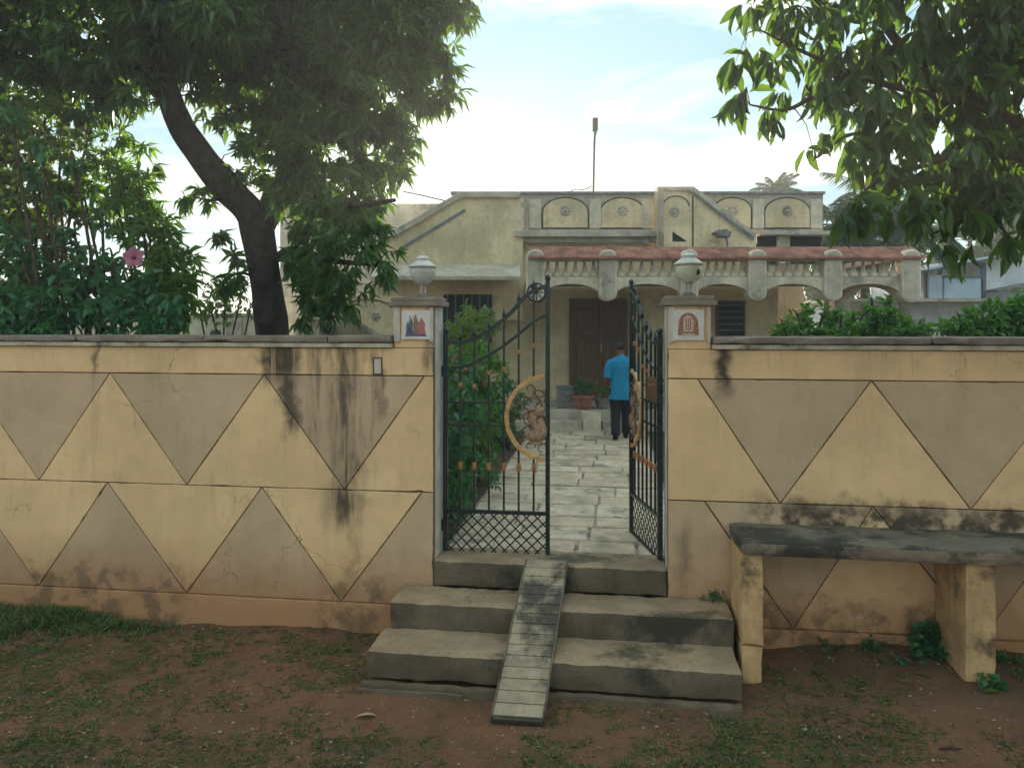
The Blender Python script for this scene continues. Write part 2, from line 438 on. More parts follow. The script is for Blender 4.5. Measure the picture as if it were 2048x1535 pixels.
# ------------------------------------------------------------------ mesh helpers
class MB:
    """collects shapes of ONE mesh object (coordinates of the frame it is built in)"""

    def __init__(self):
        self.v, self.f, self.mi, self.sm = [], [], [], []

    def add(self, vs, fs, mi=0, smooth=False):
        o = len(self.v)
        self.v.extend([tuple(p) for p in vs])
        for f in fs:
            self.f.append(tuple(i + o for i in f))
            self.mi.append(mi)
            self.sm.append(smooth)
        return self

    def box(self, x0, x1, y0, y1, z0, z1, mi=0):
        v = [(x, y, z) for z in (z0, z1) for y in (y0, y1) for x in (x0, x1)]
        return self.add(v, [(0, 2, 3, 1), (4, 5, 7, 6), (0, 1, 5, 4), (2, 6, 7, 3), (0, 4, 6, 2), (1, 3, 7, 5)], mi)

    def worn(self, x0, x1, y0, y1, z0, z1, cell=0.06, amp=0.005, mis=(0, 0, 0, 0, 0, 0), round_=0.010):
        """a box of small cells with worn, slightly uneven faces and rounded edges"""
        n = [max(2, min(70, int(round((b - a) / cell)))) for a, b in ((x0, x1), (y0, y1), (z0, z1))]
        lo, hi = (x0, y0, z0), (x1, y1, z1)
        idx, vs = {}, []

        def vert(i):
            if i in idx:
                return idx[i]
            p = [lo[k] + (hi[k] - lo[k]) * i[k] / n[k] for k in range(3)]
            e = [(-1 if i[k] == 0 else 1 if i[k] == n[k] else 0) for k in range(3)]
            if sum(abs(q) for q in e) > 1:
                chip = round_ * (0.35 + 1.1 * max(0, mnoise.noise(Vector(p) * 7.0)) + 0.5 * max(0, mnoise.noise(Vector(p) * 23.0)))
                p = [p[k] - e[k] * chip * 0.6 for k in range(3)]
            q = Vector(p) * 5.0
            p = [p[k] + amp * (mnoise.noise(q + Vector((9.0 * k, 3.1, 0))) + 0.5 * mnoise.noise(q * 3.1 + Vector((0, 7.0 * k, 2)))) for k in range(3)]
            idx[i] = len(vs)
            vs.append(tuple(p))
            return idx[i]
        fs, ms = [], []
        for ax in range(3):
            a, b = [k for k in range(3) if k != ax]
            for side in (0, n[ax]):
                for i in range(n[a]):
                    for j in range(n[b]):
                        q = []
                        for di, dj in ((0, 0), (1, 0), (1, 1), (0, 1)):
                            t = [0, 0, 0]
                            t[ax], t[a], t[b] = side, i + di, j + dj
                            q.append(vert(tuple(t)))
                        flip = (side == 0) != (ax == 1)
                        fs.append(tuple(q[::-1] if flip else q))
                        ms.append(mis[ax * 2 + (1 if side else 0)])
        o = len(self.v)
        self.v.extend(vs)
        for f, m_ in zip(fs, ms):
            self.f.append(tuple(i + o for i in f))
            self.mi.append(m_)
            self.sm.append(True)
        self.sharp = True
        return self

    def prism(self, pts, y0, y1, mi=0, cham=0.0):
        """polygon in x,z (counter-clockwise from the front) pulled from y0 (front) to y1 (back); cham chamfers the front rim"""
        n = len(pts)
        area = sum(pts[i][0] * pts[(i + 1) % n][1] - pts[(i + 1) % n][0] * pts[i][1] for i in range(n))
        if area < 0:
            pts = pts[::-1]
        if cham:
            inn = inset(pts, cham)
            vs = [(x, y0, z) for x, z in inn] + [(x, y0 + cham, z) for x, z in pts] + [(x, y1, z) for x, z in pts]
            fs = [tuple(range(n))]
            for i in range(n):
                j = (i + 1) % n
                fs += [(i, n + i, n + j, j), (n + i, 2 * n + i, 2 * n + j, n + j)]
            fs.append(tuple(range(3 * n - 1, 2 * n - 1, -1)))
            return self.add(vs, fs, mi)
        vs = [(x, y0, z) for x, z in pts] + [(x, y1, z) for x, z in pts]
        fs = [tuple(range(n)), tuple(range(2 * n - 1, n - 1, -1))]
        for i in range(n):
            j = (i + 1) % n
            fs.append((i, n + i, n + j, j))
        return self.add(vs, fs, mi)

    def tube(self, path, rad, n=8, mi=0, cap=True, smooth=True, jitter=0.0):
        path = [Vector(p) for p in path]
        k = len(path)
        if not hasattr(rad, '__len__'):
            rad = [rad] * k
        vs, fs = [], []
        up = None
        for i, p in enumerate(path):
            d = (path[min(i + 1, k - 1)] - path[max(i - 1, 0)]).normalized()
            if up is None:
                up = Vector((0, 0, 1)) if abs(d.z) < 0.9 else Vector((1, 0, 0))
            a = d.cross(up)
            if a.length < 1e-5:
                a = d.cross(Vector((1, 0.3, 0)))
            a.normalize()
            b = a.cross(d).normalized()
            up = b
            for j in range(n):
                t = 2 * math.pi * j / n
                r = rad[i]
                if jitter:
                    r *= 1 + jitter * mnoise.noise(p * 3 + Vector((math.cos(t), math.sin(t), 0)) * 1.3)
                vs.append(p + a * math.cos(t) * r + b * math.sin(t) * r)
        for i in range(k - 1):
            for j in range(n):
                q = (j + 1) % n
                fs.append((i * n + j, i * n + q, (i + 1) * n + q, (i + 1) * n + j))
        self.add(vs, fs, mi, smooth)
        if cap:
            self.add(vs[:n], [tuple(range(n - 1, -1, -1))], mi)
            self.add(vs[-n:], [tuple(range(n))], mi)
        return self

    def lathe(self, prof, c=(0, 0, 0), n=20, mi=0, smooth=True):
        vs, fs = [], []
        k = len(prof)
        for r, z in prof:
            for j in range(n):
                t = 2 * math.pi * j / n
                vs.append((c[0] + r * math.cos(t), c[1] + r * math.sin(t), c[2] + z))
        for i in range(k - 1):
            for j in range(n):
                q = (j + 1) % n
                fs.append((i * n + j, i * n + q, (i + 1) * n + q, (i + 1) * n + j))
        fs.append(tuple(range(n - 1, -1, -1)))
        fs.append(tuple(range((k - 1) * n, k * n)))
        return self.add(vs, fs, mi, smooth)

    def ellipsoid(self, c, r, n=14, m=8, mi=0):
        vs, fs = [], []
        for i in range(m + 1):
            ph = math.pi * i / m
            for j in range(n):
                t = 2 * math.pi * j / n
                s = max(math.sin(ph), 0.01)
                vs.append((c[0] + r[0] * s * math.cos(t), c[1] + r[1] * s * math.sin(t), c[2] - r[2] * math.cos(ph)))
        for i in range(m):
            for j in range(n):
                q = (j + 1) % n
                fs.append((i * n + j, i * n + q, (i + 1) * n + q, (i + 1) * n + j))
        return self.add(vs, fs, mi, True)

    def bar(self, a, b, w, d, mi=0):
        """flat bar in the x,z plane from a to b (x,z pairs), w wide, centred on y=0 with depth d"""
        ax, az = a
        bx, bz = b
        L = math.hypot(bx - ax, bz - az)
        nx, nz = -(bz - az) / L * w / 2, (bx - ax) / L * w / 2
        return self.prism([(ax - nx, az - nz), (bx - nx, bz - nz), (bx + nx, bz + nz), (ax + nx, az + nz)], -d / 2, d / 2, mi)

    def strip(self, pts, w, y0, y1, mi=0):
        """a band of width w following pts in x,z"""
        k = len(pts)
        L, Rr = [], []
        for i in range(k):
            a, b = pts[max(i - 1, 0)], pts[min(i + 1, k - 1)]
            dx, dz = b[0] - a[0], b[1] - a[1]
            q = math.hypot(dx, dz)
            nx, nz = -dz / q * w / 2, dx / q * w / 2
            L.append((pts[i][0] + nx, pts[i][1] + nz))
            Rr.append((pts[i][0] - nx, pts[i][1] - nz))
        vs = []
        for i in range(k):
            vs += [(L[i][0], y0, L[i][1]), (Rr[i][0], y0, Rr[i][1]), (Rr[i][0], y1, Rr[i][1]), (L[i][0], y1, L[i][1])]
        fs = [(0, 1, 2, 3), (4 * k - 1, 4 * k - 2, 4 * k - 3, 4 * k - 4)]
        for i in range(k - 1):
            for j in range(4):
                q = (j + 1) % 4
                fs.append((4 * i + j, 4 * (i + 1) + j, 4 * (i + 1) + q, 4 * i + q))
        return self.add(vs, fs, mi)


def inset(pts, d):
    n = len(pts)
    res = []
    for i in range(n):
        p0, p1, p2 = Vector(pts[i - 1]), Vector(pts[i]), Vector(pts[(i + 1) % n])
        e1, e2 = (p1 - p0).normalized(), (p2 - p1).normalized()
        n1, n2 = Vector((-e1.y, e1.x)), Vector((-e2.y, e2.x))
        k = 1 + n1.dot(n2)
        q = p1 + (n1 + n2) * (d / max(k, 0.25))
        res.append((q.x, q.y))
    return res


ORG = {}
FRM = {}


def finish(o, mats):
    for m in (mats if isinstance(mats, (list, tuple)) else [mats]):
        o.data.materials.append(M[m] if isinstance(m, str) else m)


def mesh_from(name, mb, org=(0, 0, 0)):
    me = bpy.data.meshes.new(name)
    me.from_pydata([(x - org[0], y - org[1], z - org[2]) for x, y, z in mb.v], [], mb.f)
    me.polygons.foreach_set('material_index', mb.mi)
    me.polygons.foreach_set('use_smooth', mb.sm)
    me.update()
    if getattr(mb, 'sharp', False):
        me.set_sharp_from_angle(angle=R(40))
    return me


def tag(o, label=None, cat=None, group=None, kind=None):
    for k, v in (('label', label), ('category', cat), ('group', group), ('kind', kind)):
        if v:
            o[k] = v
    return o


def thing(name, label, cat, base=(0, 0, 0), wall=False, group=None, kind=None):
    o = bpy.data.objects.new(name, None)
    o.empty_display_size = 0.2
    COL.objects.link(o)
    o.location = wall2world(base) if wall else base
    o.rotation_euler = (0, 0, WALLROT if wall else 0)
    ORG[o.name] = base
    return tag(o, label, cat, group, kind)


def part(name, mb, mats, parent, bevel=0.0, label=None, kind=None, loc=None, seg=2):
    org = ORG[parent.name] if loc is None else (0, 0, 0)
    me = mb if isinstance(mb, bpy.types.Mesh) else mesh_from(name, mb, org)
    o = bpy.data.objects.new(name, me)
    COL.objects.link(o)
    o.parent = parent
    if loc is not None:
        g = ORG[parent.name]
        o.location = (loc[0] - g[0], loc[1] - g[1], loc[2] - g[2])
    ORG[o.name] = ORG[parent.name] if loc is None else loc
    if not me.materials:
        finish(o, mats)
    if bevel:
        b = o.modifiers.new('bevel', 'BEVEL')
        b.width = bevel
        b.segments = seg
        b.limit_method = 'ANGLE'
        b.angle_limit = R(35)
    return tag(o, label, kind=kind)


def solo(name, mb, mats, base=(0, 0, 0), wall=False, bevel=0.0, **kw):
    """a thing or piece of the setting that is one mesh"""
    me = mb if isinstance(mb, bpy.types.Mesh) else mesh_from(name, mb, base)
    o = bpy.data.objects.new(name, me)
    COL.objects.link(o)
    o.location = wall2world(base) if wall else base
    o.rotation_euler = (0, 0, WALLROT if wall else 0)
    ORG[o.name] = base
    if not me.materials:
        finish(o, mats)
    if bevel:
        b = o.modifiers.new('bevel', 'BEVEL')
        b.width = bevel
        b.segments = 2
        b.limit_method = 'ANGLE'
        b.angle_limit = R(35)
    return tag(o, **kw)


# leaves: many small folded blades in one mesh, built with arrays
TEMPL = {
    # x along the blade, y across, z lift of the rim, then faces
    'oval': ([(0, 0, 0), (.22, .34, .10), (.22, 0, .0), (.22, -.34, .10), (.55, .5, .12), (.55, 0, -.02), (.55, -.5, .12), (.82, .26, .03), (.82, 0, -.08), (.82, -.26, .03), (1, 0, -.20)],
             [(0, 2, 1), (0, 3, 2), (1, 2, 5, 4), (2, 3, 6, 5), (4, 5, 8, 7), (5, 6, 9, 8), (7, 8, 10), (8, 9, 10)]),
    'lance': ([(0, 0, 0), (.4, .5, .10), (.4, 0, .0), (.4, -.5, .10), (1, 0, -.16)],
              [(0, 2, 1), (0, 3, 2), (1, 2, 4), (2, 3, 4)]),
    'blade': ([(0, .5, 0), (0, -.5, 0), (.55, .4, 0), (.55, -.4, 0), (1, 0, -.18)], [(0, 1, 3, 2), (2, 3, 4)]),
}


def leaves_mesh(name, pos, dirs, length, width, kind='lance', rnd=None, curl=1.0):
    """pos (n,3); dirs (n,3) unit; length, width arrays"""
    pos = np.asarray(pos, float)
    d = np.asarray(dirs, float)
    d /= np.linalg.norm(d, axis=1, keepdims=True) + 1e-9
    n = len(pos)
    up = rng.normal(size=(n, 3)) * 0.55 + np.array([0, 0, 1.0])
    s = np.cross(up, d)
    s /= np.linalg.norm(s, axis=1, keepdims=True) + 1e-9
    w = np.cross(d, s)
    V, Fc = TEMPL[kind]
    T = np.array(V, float)
    length = np.broadcast_to(np.asarray(length, float), (n,))
    width = np.broadcast_to(np.asarray(width, float), (n,))
    P = (pos[:, None, :] + d[:, None, :] * (T[None, :, 0, None] * length[:, None, None])
         + s[:, None, :] * (T[None, :, 1, None] * width[:, None, None])
         + w[:, None, :] * (T[None, :, 2, None] * curl * length[:, None, None]))
    k = len(V)
    me = bpy.data.meshes.new(name)
    me.vertices.add(n * k)
    me.vertices.foreach_set('co', P.reshape(-1).astype(np.float32))
    sizes = np.array([len(f) for f in Fc])
    flat = np.concatenate([np.array(f) for f in Fc])
    loops = (np.arange(n)[:, None] * k + flat[None, :]).reshape(-1)
    tot = np.tile(sizes, n)
    start = np.concatenate([[0], np.cumsum(tot)[:-1]])
    me.loops.add(len(loops))
    me.loops.foreach_set('vertex_index', loops.astype(np.int32))
    me.polygons.add(len(tot))
    me.polygons.foreach_set('loop_start', start.astype(np.int32))
    me.polygons.foreach_set('loop_total', tot.astype(np.int32))
    me.polygons.foreach_set('use_smooth', np.ones(len(tot), bool))
    me.update()
    me.validate()
    a = me.attributes.new('rnd', 'FLOAT', 'POINT')
    if rnd is None:
        rnd = rng.random(n)
    a.data.foreach_set('value', np.repeat(rnd, k).astype(np.float32))
    return me


def unit(a):
    return a / (np.linalg.norm(a, axis=-1, keepdims=True) + 1e-9)


def rosettes(centers, axes, nl, length, width, droop=0.4, spread=1.0, kind='lance', name='foliage', twig=0.10, lj=0.32, curl=1.0, tone=0.35):
    """tufts of leaves round twig ends; axes = twig directions"""
    C = np.asarray(centers, float)
    A = unit(np.asarray(axes, float))
    m = len(C)
    idx = np.repeat(np.arange(m), nl)
    n = m * nl
    rad = unit(rng.normal(size=(n, 3)))
    d = A[idx] * rng.uniform(0.1, 0.9, (n, 1)) + rad * spread
    d[:, 2] -= droop * rng.uniform(0.4, 1.4, n)
    d = unit(d)
    p = C[idx] - A[idx] * (rng.random((n, 1)) * twig)
    L = length * rng.uniform(1 - lj, 1 + lj, n) * rng.choice([1.0, 1.0, 0.62, 1.12], n)
    W = width * rng.uniform(1 - lj, 1 + lj, n) * (L / length)
    r = np.clip((rng.random(m)[idx] * tone + rng.random(n) * (1 - tone)), 0, 1)
    return leaves_mesh(name, p, d, L, W, kind, r, curl)


def blob_points(blobs, dens, shell=0.45, hole=0.0, hscale=1.3, seed=0.0):
    """cluster centres and outward axes through the volume of a crown made of overlapping uneven lobes"""
    C, A = [], []
    for (c, r) in blobs:
        c = Vector(c)
        rx = r if hasattr(r, '__len__') else (r, r, r)
        vol = 4.19 * rx[0] * rx[1] * rx[2]
        n = max(4, int(dens * vol))
        for _ in range(n):
            v = Vector(rng.normal(size=3)).normalized()
            q = (random.random() ** (1 / 3)) * (1 - shell) + shell * random.uniform(0.8, 1.0)
            q *= 1 + 0.35 * mnoise.noise(v * 1.9 + c * 1.7)
            p = c + Vector((v.x * rx[0], v.y * rx[1], v.z * rx[2])) * q
            if hole and mnoise.noise(p * hscale + Vector((seed, seed, 0))) > hole:
                continue
            C.append(p)
            A.append(v * 0.8 + Vector(rng.normal(size=3)) * 0.35)
    return np.array([tuple(x) for x in C]), np.array([tuple(x) for x in A])


def twigs(mb, C, A, step, limbs, r0=0.012, n=3):
    """thin branches running from the nearest limb point out to every step-th leaf tuft"""
    L = np.array(limbs, float)
    for i in range(0, len(C), step):
        c = C[i]
        j = np.argmin(((L - c) ** 2).sum(1))
        b = L[j]
        mid = (b + c) / 2 + rng.normal(size=3) * 0.08 * np.linalg.norm(b - c) + np.array([0, 0, 0.06])
        mb.tube([b, mid, c], [r0, r0 * 0.7, r0 * 0.35], n, cap=False)


def smooth_path(pts, k=6):
    """Catmull-Rom through pts"""
    P = [Vector(p) for p in pts]
    P = [P[0] * 2 - P[1]] + P + [P[-1] * 2 - P[-2]]
    res = []
    for i in range(1, len(P) - 2):
        for s in range(k):
            t = s / k
            a, b, c, d = P[i - 1], P[i], P[i + 1], P[i + 2]
            res.append(0.5 * ((2 * b) + (c - a) * t + (2 * a - 5 * b + 4 * c - d) * t * t + (3 * b - a - 3 * c + d) * t ** 3))
    res.append(P[-2])
    return res


def lin(a, b, n):
    return [a + (b - a) * i / (n - 1) for i in range(n)]


# ================================================================== THE SETTING
def gh(x, y):
    """height of the bare ground in front of the wall"""
    if not (-9 < x < 9 and 1.0 < y < 8.5):
        return 0.0
    p = Vector((x, y, 0))
    sm = lambda t: max(0.0, min(1.0, t)) ** 2 * (3 - 2 * max(0.0, min(1.0, t)))
    rise = 0.13 * sm((x - 1.3) / 1.6) * sm((y - 4.3) / 0.7) * sm((9 - x) / 2)
    return rise + 0.030 * mnoise.noise(p * 0.9) + 0.020 * mnoise.noise(p * 2.9) + 0.010 * mnoise.noise(p * 8.0) + 0.004 * mnoise.noise(p * 21.0)


xs = [-900, -300, -100, -40, -18] + lin(-9, 9, 320) + [18, 40, 100, 300, 900]
ys = [-300, -100, -30, -8] + lin(1.0, 8.5, 170) + [20, 60, 200, 600, 1500]
gv = [(x, y, gh(x, y)) for y in ys for x in xs]
nx = len(xs)
gf = [(j * nx + i, j * nx + i + 1, (j + 1) * nx + i + 1, (j + 1) * nx + i) for j in range(len(ys) - 1) for i in range(nx - 1)]
g = MB().add(gv, gf, 0, True)
solo('ground', g, 'soil', kind='structure')

yd = MB().box(-30, 30, 0.16, 60, -0.2, YARD - 0.03)
solo('yard', yd, 'yard', wall=True, kind='structure')

# flagged path from the gate to the porch: every flagstone is a piece of its own on a mortar bed
PX0, PX1 = -0.96, 1.10
path = solo('path', MB().box(PX0, PX1, 0.36, 7.62, 0.3, YARD - 0.012), 'mortar', wall=True, kind='structure')
v = 0.38
row = 0
while v < 7.5:
    dv = random.uniform(0.34, 0.50)
    cuts = [PX0 + 0.02]
    u = PX0 + random.uniform(0.35, 0.75)
    while u < PX1 - 0.25:
        cuts.append(u)
        u += random.uniform(0.5, 0.85)
    cuts.append(PX1 - 0.02)
    for a, b in zip(cuts[:-1], cuts[1:]):
        j = [random.uniform(0.006, 0.022) for _ in range(4)]
        top = YARD + random.uniform(-0.004, 0.008)
        q = [(a + j[0], v + j[1]), (b - j[2], v + j[3]), (b - j[0], v + dv - j[1]), (a + j[3], v + dv - j[2])]
        mb = MB()
        vs = [(x, y, YARD - 0.05) for x, y in q] + [(x, y, top) for x, y in q]
        mb.add(vs, [(3, 2, 1, 0), (4, 5, 6, 7)] + [(i, (i + 1) % 4, 4 + (i + 1) % 4, 4 + i) for i in range(4)])
        part('flagstone', mb, 'slab2' if random.random() < 0.3 else 'slab', path, bevel=0.008)
    v += dv
    row += 1

# ------------------------------------------------------------------ street walls
G1, G2, G3L, G3R = 2.095, 1.150, 0.228, 0.20
ZC = 2.325
GAP = 0.0048


def build_wall(side):
    L = side == 'left'
    base = LBASE if L else RBASE
    w = thing('boundary_wall', 'yellow street wall with two rows of mauve triangles and a long black rain stain' if L else
              'yellow street wall with mauve triangles behind the cement bench', 'wall', base, True)
    u0, u1 = (-9.0, -0.947) if L else (0.92, 8.5)
    part('core', MB().box(u0, u1, 0.0, 0.30, -0.15, ZC), 'core_' + side, w)
    g3 = G3L if L else G3R
    Y, P_ = 'yel_' + side, 'pur_' + side

    def pan(pts, mat, y0=-0.016):
        pts = [(x, z) for x, z in pts]
        n = len(pts)
        ar = sum(pts[i][0] * pts[(i + 1) % n][1] - pts[(i + 1) % n][0] * pts[i][1] for i in range(n))
        if ar < 0:
            pts = pts[::-1]
        pts = inset(pts, GAP)
        fine = []
        for i in range(n):                                     # hand-run edges: a little wavy, nicked here and there
            a_, b_ = Vector(pts[i]), Vector(pts[(i + 1) % n])
            k_ = max(1, int((b_ - a_).length / 0.055))
            nr = Vector((-(b_ - a_).y, (b_ - a_).x)).normalized()
            for j in range(k_):
                p_ = a_.lerp(b_, j / k_)
                if j:
                    q_ = Vector((p_.x, p_.y, 0.0))
                    nick = max(0.0, mnoise.noise(q_ * 9.0 + Vector((0, 0, 4))) - 0.42) * 0.03
                    p_ = p_ + nr * (0.0028 * mnoise.noise(q_ * 4.0) + 0.0018 * mnoise.noise(q_ * 17.0) + nick)
                fine.append((p_.x, p_.y))
        part('panel', MB().prism(fine, y0, 0.01, 0, 0.003), mat, w)
    # top band, base strip
    pan([(u0, G1), (u1, G1), (u1, ZC), (u0, ZC)], Y)
    pan([(u0, -0.12), (u1 if not L else -1.20, -0.12), (u1 if not L else -1.20, g3), (u0, g3)], Y, -0.030)
    if L:
        ups = [-8.0, -6.61, -5.21, -3.807, -2.40, -1.022]      # upper ends on the top groove
        dns = [-7.28, -5.89, -4.485, -3.098, -1.701]            # lower ends on the middle groove
        for i, d in enumerate(dns):
            a, b = ups[i], ups[i + 1]
            pan([(d, G2), (b, G1), (a, G1)], P_)
            nxt = dns[i + 1] if i + 1 < len(dns) else None
            if nxt is not None:
                pan([(d, G2), (nxt, G2), (b, G1)], Y)
        pan([(dns[-1], G2), (u1, G2), (u1, G1), (ups[-1], G1)], Y)
        pan([(u0, G1), (u0, G2), (dns[0], G2), (ups[0], G1)], Y)
        ups = [-8.0, -6.63, -5.22, -3.831, -2.422, -1.043]
        dns = [-7.28, -5.89, -4.485, -3.098, -1.731]
        for i, d in enumerate(dns):
            a, b = ups[i], ups[i + 1]
            pan([(d, g3), (b, G2), (a, G2)], Y)
            nxt = dns[i + 1] if i + 1 < len(dns) else None
            if nxt is not None:
                pan([(d, g3), (nxt, g3), (b, G2)], P_)
        pan([(dns[-1], g3), (u1, g3), (u1, G2), (ups[-1], G2)], P_)
        pan([(u0, G2), (u0, g3), (dns[0], g3), (ups[0], G2)], P_)
    else:
        ups = [1.148, 2.425, 3.80, 5.2, 6.6]
        dns = [1.765, 3.122, 4.5, 5.9]
        for i, d in enumerate(dns):
            a, b = ups[i], ups[i + 1]
            pan([(d, G2), (b, G1), (a, G1)], P_)
            if i + 1 < len(dns):
                pan([(d, G2), (dns[i + 1], G2), (b, G1)], Y)
        pan([(u0, G1), (u0, G2), (dns[0], G2), (ups[0], G1)], Y)
        pan([(dns[-1], G2), (u1, G2), (u1, G1), (ups[-1], G1)], Y)
        dn2 = [1.857, 3.20, 4.6, 6.0]
        up2 = [1.2, 2.436, 3.82, 5.2, 6.6]
        for i, d in enumerate(dn2):
            pan([(d, g3), (up2[i + 1], G2), (up2[i], G2)], P_)
            if i + 1 < len(dn2):
                pan([(d, g3), (dn2[i + 1], g3), (up2[i + 1], G2)], Y)
        pan([(u0, G2), (u0, g3), (dn2[0], g3), (up2[0], G2)], P_)
        pan([(dn2[-1], g3), (u1, g3), (u1, G2), (up2[-1], G2)], P_)
    # coping: pale drip edge below, grimy cement slab above; both stop at the gate pillar
    ce = -1.285 if L else 1.255
    a, b = (u0, ce) if L else (ce, u1)
    part('drip_edge', MB().box(a, b, -0.045, 0.345, ZC + 0.001, ZC + 0.036), 'coping_edge', w, 0.004)
    x = a
    while x < b - 0.05:                                           # cast in lengths
        e = min(x + random.uniform(1.0, 1.6), b)
        part('coping_slab', MB().worn(x + 0.003, e - 0.003, -0.06, 0.36, ZC + 0.041, 2.42 + random.uniform(-0.004, 0.004), .05, .004, round_=.016), 'coping', w)
        x = e
    # gate pillar rising over the wall
    p0, p1 = (-1.275, -0.950) if L else (0.923, 1.245)
    pil = part('pillar', MB().box(p0, p1, -0.010, 0.31, ZC + 0.002, 2.66), Y, w)
    cap = part('pillar_cap', MB().box(p0 - 0.045, p1 + 0.05, -0.055, 0.36, 2.662, 2.70).box(p0 - 0.025, p1 + 0.03, -0.035, 0.34, 2.7005, 2.738), 'coping', w, 0.008)
    for q in ((p0, p0 + 0.05), (p1 - 0.028, p1)):
        part('trim_strip', MB().box(q[0] - 0.002, q[1], -0.028, -0.0105, ZC + 0.05, 2.655), 'trim', w, 0.003)
    c = (p0 + p1) / 2 + (0.022 if L else -0.008)
    t0, t1 = c - 0.118, c + 0.118
    zb = 2.395
    tm = MB().box(t0, t1, -0.030, -0.0104, zb, zb + 0.236)
    F_ = lambda pts, mi: tm.prism([(t0 + 0.236 * x, zb + 0.236 * z) for x, z in pts], -0.0315, -0.0300, mi)
    if L:      # three robed shapes standing side by side
        F_([(.12, .10), (.88, .10), (.86, .17), (.14, .17)], 1)
        for x, h, mi, wd in ((.22, .66, 1, .075), (.34, .78, 1, .075), (.50, .88, 2, .09), (.70, .76, 3, .15)):
            F_([(x - wd, .17), (x + wd, .17), (x + wd * .75, h * .55), (x + wd * .9, h * .70), (x + wd * .3, h * .86), (x, h), (x - wd * .3, h * .86), (x - wd * .9, h * .70), (x - wd * .75, h * .55)], mi)
        for x in (.27, .42):
            F_([(x, .17), (x + .03, .17), (x + .03, .82), (x, .82)], 2)
        mats = ['tile', 'p_blue', 'p_brown', 'p_red']
    else:      # arched emblem with a standing pale shape and a base
        arc = [(.5 + .32 * math.cos(a_), .52 + .38 * math.sin(a_)) for a_ in lin(0, math.pi, 14)]
        F_([(.16, .16), (.84, .16)] + arc, 2)
        arc2 = [(.5 + .17 * math.cos(a_), .58 + .24 * math.sin(a_)) for a_ in lin(0, math.pi, 12)]
        tm.prism([(t0 + 0.236 * x, zb + 0.236 * z) for x, z in [(.34, .28), (.66, .28)] + arc2], -0.0325, -0.0316, 1)
        for x in (.42, .485, .55):
            tm.prism([(t0 + 0.236 * (x + a_), zb + 0.236 * b_) for a_, b_ in ((0, .32), (.03, .32), (.03, .72), (0, .72))], -0.0333, -0.0326, 2)
        tm.prism([(t0 + 0.236 * x, zb + 0.236 * z) for x, z in [(.28, .14), (.72, .14), (.70, .22), (.30, .22)]], -0.0333, -0.0317, 1)
        mats = ['tile', 'p_pale', 'p_brown', 'p_red']
    part('picture_tile', tm, mats, w, label='white glazed tile printed with three robed shapes' if L else 'white glazed tile printed with a brown arched emblem')
    # painted reveal of the gateway
    r0, r1 = (u1, u1 + 0.005) if L else (u0 - 0.005, u0)
    part('reveal', MB().box(r0 + 0.0005, r1 + 0.0005, 0.03, 0.29, 0.58, 2.655), 'reveal', w)
    if L:      # letter-box hole
        part('niche', MB().box(-1.446, -1.386, -0.0175, -0.0155, 2.112, 2.235, 0).box(-1.456, -1.446, -0.021, -0.0155, 2.100, 2.245, 1).box(-1.386, -1.376, -0.021, -0.0155, 2.100, 2.245, 1)
             .box(-1.446, -1.386, -0.021, -0.0155, 2.100, 2.112, 1).box(-1.446, -1.386, -0.021, -0.0155, 2.235, 2.245, 1), ['trim', 'rust'], w)
    return w


build_wall('left')
build_wall('right')

# ------------------------------------------------------------------ steps
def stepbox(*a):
    return MB().worn(*a, cell=0.045, amp=0.006, mis=(1, 1, 1, 1, 0, 0), round_=0.022)  # upright faces take the darker cement with the shade painted in


st = thing('entrance_steps', 'grey cement steps leading up to the iron gate', 'steps', (0, -0.4, 0), True)
part('threshold', stepbox(-0.944, 0.917, -0.03, 0.38, 0.40, 0.605), ['step', 'riser_shaded'], st)
part('step', stepbox(-1.19, 1.36, -0.43, -0.032, 0.10, 0.405), ['step', 'riser_shaded'], st)
part('step', stepbox(-1.225, 1.345, -0.87, -0.432, 0.035, 0.222), ['step', 'riser_shaded'], st)
part('plinth', MB().worn(-1.25, 1.34, -0.95, -0.878, -0.15, 0.042, .05, .008, round_=.03), 'riser_shaded', st)
part('plinth', MB().worn(-1.27, -0.50, -1.0, -0.96, -0.15, 0.022, .05, .008, round_=.03), 'riser_shaded', st)

# ------------------------------------------------------------------ cleated ramp over the steps
rp = thing('cleated_ramp', 'narrow stained ramp of short boards laid over the cement steps', 'ramp', (-0.12, -1.1, 0), True)
A0, A1 = Vector((-0.10, -1.265, 0.045)), Vector((-0.025, 0.01, 0.634))
Lr = (A1 - A0).length
d = (A1 - A0).normalized()
sd = Vector((1, 0.02, 0)).normalized()
up = sd.cross(d).normalized()
HW = 0.170


def rbox(t0, t1, s0, s1, h0, h1):
    vs = [A0 + d * t + sd * s + up * h for h in (h0, h1) for t in (t0, t1) for s in (s0, s1)]
    return MB().add(vs, [(0, 2, 3, 1), (4, 5, 7, 6), (0, 1, 5, 4), (2, 6, 7, 3), (0, 4, 6, 2), (1, 3, 7, 5)])


part('ramp_bed', rbox(-0.02, Lr, -HW, HW, -0.045, -0.006), 'ramp_side', rp, 0.004)
nb = 15
for i in range(nb):
    t0, t1 = Lr * i / nb, Lr * (i + 1) / nb
    part('board', rbox(t0 + 0.003, t1 - 0.003, -HW + 0.012, HW - 0.012, -0.0055, 0.006 + random.uniform(0, 0.003)), 'ramp', rp, 0.003)
for s in (-1, 1):
    a, b = sorted((s * HW, s * (HW - 0.011)))
    part('edge_strip', rbox(-0.02, Lr, a, b, -0.0055, 0.013), 'ramp_side', rp, 0.003)

